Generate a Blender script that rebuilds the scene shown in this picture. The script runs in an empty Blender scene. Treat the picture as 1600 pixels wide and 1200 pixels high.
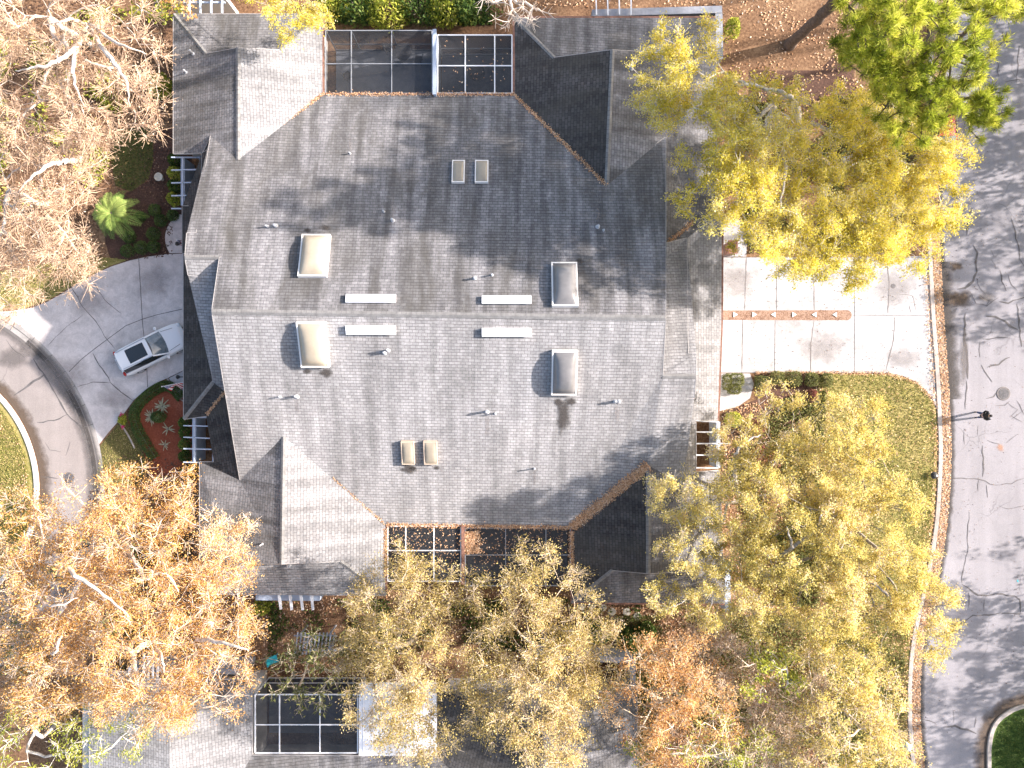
import bpy, bmesh, math, random
import numpy as np
from mathutils import Vector, Matrix
from mathutils.bvhtree import BVHTree

R = math.radians
random.seed(7)
rng = np.random.default_rng(7)
SC = bpy.context.scene
COL = SC.collection

# ------------------------------------------------------------------ camera, sky, sun, exposure
CAM_H = 52.0
FPX = 1144.0
cam_d = bpy.data.cameras.new('camera')
cam = bpy.data.objects.new('camera', cam_d)
COL.objects.link(cam)
cam.location = (0, 0, CAM_H)
cam.rotation_euler = (0, 0, 0)
cam_d.sensor_width = 36.0
cam_d.lens = 36.0 * FPX / 1600.0
cam_d.clip_end = 2000.0
SC.camera = cam

SUN_EL, SUN_AZ = 25.5, 10.0           # elevation; degrees north of east
world = bpy.data.worlds.new('World')
SC.world = world
world.use_nodes = True
wn = world.node_tree
bg = wn.nodes['Background']
sky = wn.nodes.new('ShaderNodeTexSky')
sky.sky_type = 'NISHITA'
sky.sun_disc = False
sky.dust_density = 3.0
sky.ozone_density = 0.4
sky.sun_elevation = R(SUN_EL)
sky.sun_rotation = R(90 - SUN_AZ)
wn.links.new(sky.outputs[0], bg.inputs[0])
bg.inputs[1].default_value = 0.112
sun_d = bpy.data.lights.new('sun', 'SUN')
sun_d.energy = 4.2
sun_d.angle = R(0.9)
sun_d.color = (1.0, 0.915, 0.86)
sun = bpy.data.objects.new('sun', sun_d)
COL.objects.link(sun)
_d = Vector((-math.cos(R(SUN_EL)) * math.cos(R(SUN_AZ)), -math.cos(R(SUN_EL)) * math.sin(R(SUN_AZ)), -math.sin(R(SUN_EL))))
sun.rotation_euler = _d.to_track_quat('-Z', 'Y').to_euler()
sun.location = (60, 10, 40)
SC.view_settings.view_transform = 'Standard'
SC.view_settings.look = 'None'
SC.view_settings.gamma = 1.0
SC.view_settings.exposure = 1.82

# ------------------------------------------------------------------ helpers
def P(px, py, z=0.0):
    k = (CAM_H - z) / FPX
    return Vector(((px - 800) * k, (600 - py) * k, z))

def tag(o, label=None, cat=None, group=None, kind=None):
    if label: o['label'] = label
    if cat: o['category'] = cat
    if group: o['group'] = group
    if kind: o['kind'] = kind
    return o

def empty(name, loc, rz=0.0):
    o = bpy.data.objects.new(name, None)
    o.empty_display_size = 0.3
    COL.objects.link(o)
    o.location = loc
    o.rotation_euler = (0, 0, rz)
    return o

def link_mesh(name, me, mats, parent=None):
    o = bpy.data.objects.new(name, me)
    COL.objects.link(o)
    if not isinstance(mats, (list, tuple)): mats = [mats]
    for m in mats: me.materials.append(m)
    if parent: o.parent = parent
    return o

def from_bm(name, bm, mats, parent=None, smooth=False):
    me = bpy.data.meshes.new(name)
    bmesh.ops.recalc_face_normals(bm, faces=bm.faces)
    bm.to_mesh(me); bm.free()
    if smooth:
        me.polygons.foreach_set('use_smooth', [True] * len(me.polygons))
    return link_mesh(name, me, mats, parent)

def np_mesh(name, V, F, mats, parent=None, tint=None, smooth=False):
    """V (n,3) float, F (m,k) int with equal-sized faces"""
    V = np.asarray(V, np.float32); F = np.asarray(F, np.int32)
    me = bpy.data.meshes.new(name)
    n, (m, k) = len(V), F.shape
    me.vertices.add(n); me.vertices.foreach_set('co', V.ravel())
    me.loops.add(m * k); me.loops.foreach_set('vertex_index', F.ravel())
    me.polygons.add(m)
    me.polygons.foreach_set('loop_start', np.arange(0, m * k, k, dtype=np.int32))
    if smooth: me.polygons.foreach_set('use_smooth', np.ones(m, bool))
    if tint is not None:
        at = me.attributes.new('tint', 'FLOAT', 'FACE')
        at.data.foreach_set('value', np.asarray(tint, np.float32))
    me.update(calc_edges=True)
    return link_mesh(name, me, mats, parent)

def bm_box(bm, c, size, rot=None):
    r = bmesh.ops.create_cube(bm, size=1.0)
    M = Matrix.Translation(c) @ (rot.to_4x4() if rot else Matrix.Identity(4)) @ Matrix.Diagonal((size[0], size[1], size[2], 1))
    bmesh.ops.transform(bm, matrix=M, verts=r['verts'])
    return r['verts']

def bm_bar(bm, a, b, w, h):
    """box beam from a to b, width w (horizontal) and height h"""
    a, b = Vector(a), Vector(b)
    d = b - a
    L = d.length
    q = d.to_track_quat('X', 'Z').to_matrix()
    bm_box(bm, (a + b) / 2, (L, w, h), q)

def bm_cyl(bm, a, b, r0, r1, seg=10):
    a, b = Vector(a), Vector(b)
    d = b - a
    r = bmesh.ops.create_cone(bm, cap_ends=True, segments=seg, radius1=r0, radius2=r1, depth=d.length)
    M = Matrix.Translation((a + b) / 2) @ d.to_track_quat('Z', 'Y').to_matrix().to_4x4()
    bmesh.ops.transform(bm, matrix=M, verts=r['verts'])
    return r['verts']

def bm_sphere(bm, c, s, seg=12, rings=8):
    r = bmesh.ops.create_uvsphere(bm, u_segments=seg, v_segments=rings, radius=1.0)
    M = Matrix.Translation(c) @ Matrix.Diagonal((s[0], s[1], s[2], 1))
    bmesh.ops.transform(bm, matrix=M, verts=r['verts'])
    return r['verts']

def smooth_path(pts, n=8):
    pts = [Vector(p) for p in pts]
    out = []
    for i in range(len(pts) - 1):
        p0 = pts[max(i - 1, 0)]; p1 = pts[i]; p2 = pts[i + 1]; p3 = pts[min(i + 2, len(pts) - 1)]
        for j in range(n):
            t = j / n
            out.append(0.5 * ((2 * p1) + (p2 - p0) * t + (2 * p0 - 5 * p1 + 4 * p2 - p3) * t * t + (3 * p1 - p0 - 3 * p2 + p3) * t ** 3))
    out.append(pts[-1])
    return out

# ------------------------------------------------------------------ materials
class NT:
    def __init__(s, name):
        s.m = bpy.data.materials.new(name); s.m.use_nodes = True
        s.t = s.m.node_tree; s.b = s.t.nodes['Principled BSDF']; s.o = s.t.nodes['Material Output']
    def n(s, typ, **kw):
        nd = s.t.nodes.new(typ)
        for k, v in kw.items():
            if k.startswith('i_'):
                key = k[2:]
                key = int(key) if key.isdigit() else key.replace('_', ' ')
                if isinstance(v, bpy.types.NodeSocket): s.t.links.new(v, nd.inputs[key])
                else: nd.inputs[key].default_value = v
            else: setattr(nd, k, v)
        return nd
    def l(s, a, b): s.t.links.new(a, b)
    def ramp(s, fac, stops, interp='LINEAR'):
        r = s.n('ShaderNodeValToRGB')
        e = r.color_ramp.elements
        r.color_ramp.interpolation = interp
        while len(e) > 1: e.remove(e[-1])
        for i, (p, c) in enumerate(stops):
            el = e[0] if i == 0 else e.new(p)
            el.position = p
            el.color = (c[0], c[1], c[2], 1) if hasattr(c, '__len__') else (c, c, c, 1)
        s.l(fac, r.inputs[0])
        return r.outputs[0]
    def coord(s, which='Object', scale=(1, 1, 1)):
        tc = s.n('ShaderNodeTexCoord')
        mp = s.n('ShaderNodeMapping')
        mp.inputs['Scale'].default_value = scale
        s.l(tc.outputs[which], mp.inputs[0])
        return mp.outputs[0]
    def noise(s, vec, scale, detail=5, rough=0.6, dist=0.0):
        nz = s.n('ShaderNodeTexNoise', i_Scale=scale, i_Detail=detail, i_Roughness=rough, i_Distortion=dist)
        s.l(vec, nz.inputs['Vector'])
        return nz.outputs[0]
    def mix(s, fac, a, b, mode='MIX'):
        x = s.n('ShaderNodeMix', data_type='RGBA', blend_type=mode)
        for sock, v in ((x.inputs[0], fac), (x.inputs[6], a), (x.inputs[7], b)):
            if isinstance(v, bpy.types.NodeSocket): s.l(v, sock)
            elif hasattr(v, '__len__'): sock.default_value = (v[0], v[1], v[2], 1)
            else: sock.default_value = v
        return x.outputs[2]
    def math(s, op, a, b=0.0):
        x = s.n('ShaderNodeMath', operation=op)
        for i, v in enumerate((a, b)):
            if isinstance(v, bpy.types.NodeSocket): s.l(v, x.inputs[i])
            else: x.inputs[i].default_value = v
        return x.outputs[0]
    def col(s, c):
        if isinstance(c, bpy.types.NodeSocket): s.l(c, s.b.inputs['Base Color'])
        else: s.b.inputs['Base Color'].default_value = (c[0], c[1], c[2], 1)
    def bump(s, h, dist, strength=1.0):
        b = s.n('ShaderNodeBump', i_Strength=strength, i_Distance=dist)
        s.l(h, b.inputs['Height']); s.l(b.outputs[0], s.b.inputs['Normal'])

def plain(name, c, rough=0.7, var=0.25, scale=6.0, metal=0.0, bump=0.0, spec=0.5):
    t = NT(name)
    v = t.coord('Object')
    f = t.noise(v, scale, 6, 0.65)
    t.col(t.ramp(f, [(0.3, [x * (1 - var) for x in c]), (0.7, [min(1, x * (1 + var)) for x in c])]))
    t.b.inputs['Roughness'].default_value = rough
    t.b.inputs['Metallic'].default_value = metal
    t.b.inputs['Specular IOR Level'].default_value = spec
    if bump: t.bump(f, bump)
    return t.m

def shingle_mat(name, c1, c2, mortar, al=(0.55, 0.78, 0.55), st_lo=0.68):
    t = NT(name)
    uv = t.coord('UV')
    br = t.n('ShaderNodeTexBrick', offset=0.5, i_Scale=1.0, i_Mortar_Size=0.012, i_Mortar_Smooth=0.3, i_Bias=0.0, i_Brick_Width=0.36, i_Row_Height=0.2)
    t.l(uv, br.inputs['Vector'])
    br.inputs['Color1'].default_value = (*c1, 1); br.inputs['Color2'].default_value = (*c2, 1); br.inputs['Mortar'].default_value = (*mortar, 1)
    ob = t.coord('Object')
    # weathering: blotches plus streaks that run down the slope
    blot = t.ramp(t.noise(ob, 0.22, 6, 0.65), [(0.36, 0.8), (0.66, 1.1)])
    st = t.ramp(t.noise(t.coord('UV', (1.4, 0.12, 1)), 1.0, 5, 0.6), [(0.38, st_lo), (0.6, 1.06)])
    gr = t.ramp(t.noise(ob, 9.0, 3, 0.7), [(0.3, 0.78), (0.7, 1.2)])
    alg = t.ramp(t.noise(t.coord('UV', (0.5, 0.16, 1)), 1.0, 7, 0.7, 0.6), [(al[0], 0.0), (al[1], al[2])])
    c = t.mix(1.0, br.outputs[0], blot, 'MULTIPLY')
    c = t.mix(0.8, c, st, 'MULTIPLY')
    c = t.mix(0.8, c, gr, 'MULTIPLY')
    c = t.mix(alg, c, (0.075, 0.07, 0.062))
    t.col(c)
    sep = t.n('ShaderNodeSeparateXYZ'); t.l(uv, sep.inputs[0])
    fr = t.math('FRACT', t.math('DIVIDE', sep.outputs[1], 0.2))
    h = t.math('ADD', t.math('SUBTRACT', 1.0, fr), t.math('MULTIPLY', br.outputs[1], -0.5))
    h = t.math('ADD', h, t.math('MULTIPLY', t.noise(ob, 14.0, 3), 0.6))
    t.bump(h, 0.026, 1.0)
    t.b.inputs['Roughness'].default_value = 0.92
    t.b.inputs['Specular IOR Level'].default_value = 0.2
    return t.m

def concrete_mat(name, c, stain=0.5, joint=None):
    t = NT(name)
    ob = t.coord('Object')
    big = t.ramp(t.noise(ob, 0.35, 7, 0.7, 0.4), [(0.3, 1.0 - stain * 0.5), (0.55, 1.0), (0.8, 1.08)])
    fine = t.ramp(t.noise(ob, 12.0, 4, 0.75), [(0.3, 0.86), (0.7, 1.1)])
    mid = t.ramp(t.noise(ob, 1.6, 6, 0.65, 0.8), [(0.32, 1.0 - stain * 0.35), (0.6, 1.04)])
    x = t.mix(1.0, (*c,), big, 'MULTIPLY'); x = t.mix(1.0, x, fine, 'MULTIPLY'); x = t.mix(1.0, x, mid, 'MULTIPLY')
    t.col(x)
    t.bump(t.noise(ob, 20.0, 3), 0.004)
    t.b.inputs['Roughness'].default_value = 0.9
    t.b.inputs['Specular IOR Level'].default_value = 0.25
    return t.m

def asphalt_mat(name, c):
    t = NT(name)
    ob = t.coord('Object')
    big = t.ramp(t.noise(ob, 0.12, 6, 0.7, 0.3), [(0.3, 0.82), (0.7, 1.12)])
    fine = t.ramp(t.noise(ob, 16.0, 4, 0.8), [(0.3, 0.8), (0.7, 1.15)])
    lane = t.ramp(t.noise(t.coord('Object', (0.7, 0.03, 1)), 1.0, 4, 0.6), [(0.35, 0.9), (0.65, 1.06)])
    vo = t.n('ShaderNodeTexVoronoi', feature='DISTANCE_TO_EDGE', i_Scale=0.55)
    wob = t.n('ShaderNodeTexNoise', i_Scale=1.2, i_Detail=6)
    t.l(ob, wob.inputs['Vector'])
    mixv = t.n('ShaderNodeMix', data_type='VECTOR'); mixv.inputs[0].default_value = 0.35
    t.l(ob, mixv.inputs[4]); t.l(wob.outputs['Color'], mixv.inputs[5]); t.l(mixv.outputs[1], vo.inputs['Vector'])
    crack = t.ramp(vo.outputs[0], [(0.0, 0.0), (0.014, 1.0)])
    msk = t.ramp(t.noise(ob, 0.2, 3), [(0.5, 0.0), (0.6, 0.6)])
    x = t.mix(1.0, (*c,), big, 'MULTIPLY'); x = t.mix(1.0, x, fine, 'MULTIPLY'); x = t.mix(1.0, x, lane, 'MULTIPLY')
    ck = t.mix(1.0, x, t.mix(0.5, crack, (1, 1, 1)), 'MULTIPLY')
    t.col(t.mix(msk, x, ck))
    t.bump(t.noise(ob, 30.0, 3), 0.006)
    t.b.inputs['Roughness'].default_value = 0.9
    t.b.inputs['Specular IOR Level'].default_value = 0.25
    return t.m

def multi_noise(name, stops, s1=5.0, s2=0.5, w=0.55, bump=0.03, rough=0.95):
    t = NT(name)
    ob = t.coord('Object')
    f = t.math('ADD', t.math('MULTIPLY', t.noise(ob, s1, 6, 0.75), w), t.math('MULTIPLY', t.noise(ob, s2, 5, 0.6), 1 - w))
    t.col(t.ramp(f, stops))
    t.bump(t.noise(ob, s1 * 1.5, 5, 0.7), bump)
    t.b.inputs['Roughness'].default_value = rough
    t.b.inputs['Specular IOR Level'].default_value = 0.15
    return t.m

def leaf_mat(name, stops, transl=0.3, rough=0.6):
    t = NT(name)
    a = t.n('ShaderNodeAttribute', attribute_name='tint')
    c = t.ramp(a.outputs['Fac'], stops)
    t.col(c)
    t.b.inputs['Roughness'].default_value = rough
    t.b.inputs['Specular IOR Level'].default_value = 0.25
    tr = t.n('ShaderNodeBsdfTranslucent'); t.l(c, tr.inputs[0])
    mx = t.n('ShaderNodeMixShader', i_0=transl)
    t.l(t.b.outputs[0], mx.inputs[1]); t.l(tr.outputs[0], mx.inputs[2]); t.l(mx.outputs[0], t.o.inputs[0])
    return t.m

def screen_mat(name, opac, c=(0.02, 0.021, 0.024)):
    t = NT(name)
    t.b.inputs['Base Color'].default_value = (*c, 1)
    t.b.inputs['Roughness'].default_value = 0.6
    tr = t.n('ShaderNodeBsdfTransparent')
    nz = t.ramp(t.noise(t.coord('Object'), 0.7, 4), [(0.3, opac - 0.08), (0.7, opac + 0.08)])
    mx = t.n('ShaderNodeMixShader')
    t.l(nz, mx.inputs[0]); t.l(tr.outputs[0], mx.inputs[1]); t.l(t.b.outputs[0], mx.inputs[2]); t.l(mx.outputs[0], t.o.inputs[0])
    return t.m

def blotch_mat(name, c, amount=0.75, scale=1.2):
    """a stain: its own shape, fading to nothing toward the rim (uv v = 0 in the middle, 1 at the rim)"""
    t = NT(name)
    t.b.inputs['Base Color'].default_value = (*c, 1)
    t.b.inputs['Roughness'].default_value = 0.95
    sep = t.n('ShaderNodeSeparateXYZ'); t.l(t.coord('UV'), sep.inputs[0])
    f = t.math('SUBTRACT', 1.0, sep.outputs[1])
    nz = t.noise(t.coord('Object'), scale, 6, 0.7)
    a = t.math('ADD', t.math('MULTIPLY', f, 1.0), t.math('SUBTRACT', nz, 0.62))
    a = t.ramp(a, [(0.05, 0.0), (0.55, amount)])
    tr = t.n('ShaderNodeBsdfTransparent')
    mx = t.n('ShaderNodeMixShader')
    t.l(a, mx.inputs[0]); t.l(tr.outputs[0], mx.inputs[1]); t.l(t.b.outputs[0], mx.inputs[2]); t.l(mx.outputs[0], t.o.inputs[0])
    return t.m

M = {}
M['shingle'] = shingle_mat('grey_shingle', (0.265, 0.259, 0.262), (0.345, 0.338, 0.34), (0.14, 0.136, 0.138))
M['shingle_shade'] = shingle_mat('shaded_streaked_shingle', (0.195, 0.189, 0.196), (0.275, 0.268, 0.274), (0.11, 0.106, 0.11), (0.43, 0.68, 0.8), 0.45)  # copy with slope shade put into the colour, plus algae streaks
M['shingle_deep_shade'] = shingle_mat('deep_shade_shingle', (0.055, 0.052, 0.053), (0.10, 0.094, 0.093), (0.027, 0.026, 0.027), (0.42, 0.7, 0.8), 0.6)  # darkest copy: deep shade of west slopes put into the colour
M['ridge'] = plain('ridge_shingle', (0.20, 0.195, 0.19), 0.95, 0.25, 3.0, bump=0.01, spec=0.2)
M['fascia'] = plain('fascia_paint', (0.33, 0.31, 0.30), 0.6, 0.2, 3.0)
M['gutter'] = plain('rusty_gutter', (0.20, 0.10, 0.07), 0.8, 0.5, 4.0)
M['stucco'] = plain('stucco', (0.55, 0.53, 0.50), 0.9, 0.08, 8.0, bump=0.003)
M['paint'] = plain('white_paint', (0.72, 0.73, 0.75), 0.5, 0.06, 4.0)
M['bluewhite'] = plain('shade_tinted_white', (0.36, 0.42, 0.52), 0.6, 0.1, 3.0)  # white beams and walls with bluish shade put into colour; also lounger cushion
M['ledge'] = plain('grey_wall_cap', (0.27, 0.28, 0.31), 0.85, 0.25, 2.0)
M['vent_white'] = plain('vent_white', (0.80, 0.80, 0.82), 0.4, 0.03, 3.0)
M['galv'] = plain('galvanised', (0.55, 0.56, 0.58), 0.4, 0.15, 9.0, metal=0.4)
M['dome_cream'] = plain('cream_acrylic', (0.36, 0.31, 0.235), 0.22, 0.12, 1.2)
M['dome_grey'] = plain('smoked_acrylic', (0.16, 0.155, 0.155), 0.16, 0.15, 1.2)
M['dome_tan'] = plain('tan_acrylic', (0.30, 0.26, 0.20), 0.25, 0.12, 1.5)
M['curb_tan'] = plain('tan_frame', (0.50, 0.40, 0.31), 0.5, 0.12, 4.0)
M['curb_white'] = plain('white_frame', (0.74, 0.70, 0.66), 0.45, 0.08, 4.0)
M['screen'] = screen_mat('insect_screen', 0.72)
M['screen_light'] = screen_mat('worn_screen', 0.58)
M['wallscreen'] = screen_mat('side_screen', 0.35, (0.3, 0.33, 0.38))
M['alu_white'] = plain('white_aluminium', (0.70, 0.71, 0.73), 0.45, 0.06, 3.0)
M['alu_grey'] = plain('bronze_aluminium', (0.22, 0.23, 0.25), 0.5, 0.1, 3.0)
M['concrete'] = concrete_mat('driveway_concrete', (0.43, 0.418, 0.424), 0.6)
M['concrete_w'] = concrete_mat('court_driveway_concrete', (0.60, 0.545, 0.525), 0.5)
M['concrete_old'] = concrete_mat('old_concrete', (0.37, 0.345, 0.325), 0.5)
M['kerb'] = concrete_mat('kerb_concrete', (0.40, 0.355, 0.325), 0.55)
M['kerb_clean'] = concrete_mat('clean_kerb', (0.55, 0.52, 0.48), 0.2)
M['deck'] = concrete_mat('patio_deck', (0.30, 0.32, 0.37), 0.4)
M['asphalt'] = asphalt_mat('sunbleached_asphalt', (0.262, 0.25, 0.266))
M['asphalt_w'] = asphalt_mat('worn_court_asphalt', (0.29, 0.255, 0.24))
M['crack'] = plain('crack_filler', (0.10, 0.092, 0.092), 0.95, 0.35, 3.0)
M['crack_soft'] = plain('hairline_crack', (0.16, 0.145, 0.14), 0.95, 0.3, 3.0)
M['stain'] = blotch_mat('dark_stain', (0.06, 0.052, 0.048), 0.8, 1.5)
M['stain_brown'] = blotch_mat('brown_stain', (0.11, 0.075, 0.05), 0.75, 1.3)
M['stain_soft'] = blotch_mat('tyre_stain', (0.14, 0.125, 0.12), 0.6, 0.8)
M['stain_faint'] = blotch_mat('faint_grey_stain', (0.26, 0.235, 0.23), 0.34, 0.5)
M['rust'] = blotch_mat('rust_stain', (0.45, 0.2, 0.08), 0.45, 3.0)
M['litter'] = multi_noise('leaf_litter_ground', [(0.30, (0.035, 0.020, 0.012)), (0.42, (0.10, 0.055, 0.032)), (0.52, (0.20, 0.115, 0.065)), (0.60, (0.30, 0.19, 0.11)), (0.70, (0.16, 0.12, 0.05))], 6.0, 0.35, 0.6)
M['mulch'] = multi_noise('brown_mulch', [(0.3, (0.03, 0.017, 0.013)), (0.5, (0.085, 0.048, 0.036)), (0.68, (0.17, 0.095, 0.07))], 9.0, 0.6, 0.6)
M['red_mulch'] = multi_noise('red_mulch', [(0.3, (0.13, 0.035, 0.02)), (0.5, (0.23, 0.066, 0.036)), (0.68, (0.34, 0.12, 0.07))], 8.0, 0.5, 0.6)
M['grass_dry'] = multi_noise('dry_lawn', [(0.32, (0.09, 0.10, 0.028)), (0.46, (0.22, 0.20, 0.06)), (0.56, (0.36, 0.29, 0.12)), (0.68, (0.26, 0.24, 0.07))], 5.0, 0.3, 0.55)
M['grass_green'] = multi_noise('green_lawn', [(0.32, (0.025, 0.05, 0.012)), (0.5, (0.06, 0.10, 0.022)), (0.66, (0.12, 0.15, 0.04))], 6.0, 0.5, 0.6)
M['grass_olive'] = multi_noise('olive_lawn', [(0.32, (0.05, 0.045, 0.018)), (0.5, (0.12, 0.105, 0.04)), (0.66, (0.2, 0.16, 0.075))], 6.0, 0.4, 0.6)
M['gravel'] = multi_noise('river_gravel', [(0.32, (0.07, 0.04, 0.03)), (0.46, (0.22, 0.13, 0.09)), (0.56, (0.36, 0.25, 0.19)), (0.66, (0.15, 0.08, 0.055))], 11.0, 2.0, 0.75)
M['bark_pale'] = plain('pale_bark', (0.60, 0.55, 0.50), 0.9, 0.5, 2.2, bump=0.03, spec=0.2)
M['bark_white'] = plain('bleached_bark', (0.60, 0.51, 0.43), 0.9, 0.5, 2.2, bump=0.03, spec=0.2)
M['bark_tan'] = plain('tan_bark', (0.52, 0.43, 0.33), 0.9, 0.5, 2.2, bump=0.03, spec=0.2)
M['bark_grey'] = plain('grey_bark', (0.28, 0.25, 0.22), 0.9, 0.5, 2.2, bump=0.03, spec=0.2)
M['bark_dark'] = plain('dark_pine_bark', (0.13, 0.095, 0.075), 0.95, 0.4, 5.0, bump=0.03, spec=0.2)
M['twig_pink'] = plain('pinkish_twigs', (0.66, 0.48, 0.34), 0.9, 0.25, 2.0, spec=0.2)
M['l_yellow'] = leaf_mat('yellow_leaves', [(0.0, (0.32, 0.29, 0.03)), (0.25, (0.64, 0.54, 0.07)), (0.6, (0.82, 0.71, 0.13)), (0.85, (0.85, 0.76, 0.27)), (1.0, (0.78, 0.71, 0.50))], 0.5)
M['l_paleyellow'] = leaf_mat('pale_yellow_leaves', [(0.0, (0.28, 0.23, 0.07)), (0.28, (0.60, 0.50, 0.14)), (0.6, (0.80, 0.68, 0.23)), (0.82, (0.82, 0.70, 0.36)), (1.0, (0.78, 0.64, 0.54))], 0.5)
M['l_olive'] = leaf_mat('olive_leaves', [(0.0, (0.18, 0.15, 0.05)), (0.28, (0.46, 0.36, 0.115)), (0.6, (0.68, 0.53, 0.20)), (0.85, (0.78, 0.63, 0.34)), (1.0, (0.76, 0.64, 0.50))], 0.42)
M['l_orange'] = leaf_mat('orange_leaves', [(0.0, (0.34, 0.17, 0.05)), (0.3, (0.62, 0.34, 0.10)), (0.65, (0.80, 0.49, 0.17)), (0.88, (0.82, 0.58, 0.28)), (1.0, (0.78, 0.62, 0.44))], 0.38)
M['l_tan'] = leaf_mat('tan_leaves', [(0.0, (0.22, 0.14, 0.07)), (0.4, (0.50, 0.35, 0.22)), (0.75, (0.60, 0.45, 0.32)), (1.0, (0.62, 0.52, 0.42))], 0.3)
M['l_rust'] = leaf_mat('rust_leaves', [(0.0, (0.30, 0.15, 0.055)), (0.4, (0.66, 0.36, 0.13)), (0.75, (0.80, 0.50, 0.21)), (1.0, (0.76, 0.58, 0.38))], 0.38)
M['l_pine'] = leaf_mat('pine_needles', [(0.0, (0.10, 0.14, 0.014)), (0.35, (0.36, 0.43, 0.045)), (0.7, (0.62, 0.62, 0.08)), (1.0, (0.80, 0.74, 0.20))], 0.48)
M['l_green'] = leaf_mat('green_leaves', [(0.0, (0.018, 0.035, 0.008)), (0.4, (0.05, 0.10, 0.018)), (0.75, (0.11, 0.17, 0.03)), (1.0, (0.24, 0.26, 0.06))], 0.3)
M['l_limegreen'] = leaf_mat('lime_leaves', [(0.0, (0.12, 0.15, 0.018)), (0.4, (0.32, 0.37, 0.045)), (0.75, (0.55, 0.53, 0.08)), (1.0, (0.68, 0.60, 0.22))], 0.4)
M['l_hedge'] = leaf_mat('hedge_leaves', [(0.0, (0.03, 0.05, 0.014)), (0.5, (0.085, 0.14, 0.035)), (1.0, (0.19, 0.25, 0.075))], 0.25)
M['l_bushes'] = leaf_mat('clipped_bush_leaves', [(0.0, (0.05, 0.06, 0.018)), (0.5, (0.16, 0.17, 0.05)), (1.0, (0.30, 0.29, 0.11))], 0.25)
M['l_palm'] = leaf_mat('palm_fronds', [(0.0, (0.05, 0.10, 0.025)), (0.5, (0.16, 0.26, 0.055)), (1.0, (0.38, 0.45, 0.13))], 0.3)
M['l_litter'] = leaf_mat('fallen_leaf', [(0.0, (0.24, 0.11, 0.05)), (0.35, (0.58, 0.33, 0.17)), (0.7, (0.74, 0.50, 0.31)), (1.0, (0.80, 0.66, 0.52))], 0.2)
M['l_litterdark'] = leaf_mat('wet_fallen_leaf', [(0.0, (0.04, 0.022, 0.015)), (0.6, (0.13, 0.07, 0.045)), (1.0, (0.27, 0.17, 0.11))], 0.1)
M['l_grass'] = leaf_mat('grass_blades', [(0.0, (0.09, 0.12, 0.022)), (0.35, (0.22, 0.235, 0.05)), (0.7, (0.42, 0.34, 0.13)), (1.0, (0.58, 0.44, 0.24))], 0.2)
M['l_greengrass'] = leaf_mat('green_blades', [(0.0, (0.025, 0.05, 0.01)), (0.5, (0.06, 0.11, 0.02)), (1.0, (0.15, 0.18, 0.045))], 0.2)
M['l_flower'] = leaf_mat('flower_petals', [(0.0, (0.55, 0.02, 0.12)), (1.0, (0.7, 0.05, 0.25))], 0.3)
M['l_spike'] = leaf_mat('striped_spiky_leaves', [(0.0, (0.22, 0.23, 0.13)), (1.0, (0.52, 0.48, 0.33))], 0.2)
M['l_reddish'] = leaf_mat('reddish_leaves', [(0.0, (0.10, 0.03, 0.025)), (0.5, (0.26, 0.09, 0.07)), (1.0, (0.42, 0.2, 0.15))], 0.25)
M['black'] = plain('black_metal', (0.02, 0.02, 0.022), 0.45, 0.2, 4.0)
M['iron'] = plain('cast_iron', (0.10, 0.095, 0.10), 0.75, 0.35, 7.0, bump=0.01)
M['brick'] = plain('red_brick', (0.30, 0.14, 0.10), 0.9, 0.35, 7.0, bump=0.01)
M['stone'] = plain('pale_stone', (0.50, 0.47, 0.40), 0.9, 0.2, 5.0, bump=0.01)
M['soil'] = M['mulch']

# ------------------------------------------------------------------ the setting: ground sheets
def poly_obj(name, pts3, mat, kind='structure', parent=None):
    bm = bmesh.new()
    f = bm.faces.new([bm.verts.new(p) for p in pts3])
    if f.normal.z < 0: f.normal_flip()
    f.normal_update()
    bmesh.ops.triangulate(bm, faces=[f])
    me = bpy.data.meshes.new(name); bm.normal_update()
    for q in bm.faces:
        if q.normal.z < 0: q.normal_flip()
    bm.to_mesh(me); bm.free()
    o = link_mesh(name, me, mat, parent)
    if kind: o['kind'] = kind
    return o

def sheet(name, pts, z, mat, n=0):
    p = [P(x, y, z) for x, y in pts]
    if n: p = smooth_path(p + [p[0]], n)[:-1]
    return poly_obj(name, p, mat)

def arc(cx, cy, r, a0, a1, n):
    return [(cx + r * math.cos(R(a0 + (a1 - a0) * i / n)), cy - r * math.sin(R(a0 + (a1 - a0) * i / n))) for i in range(n + 1)]

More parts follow.
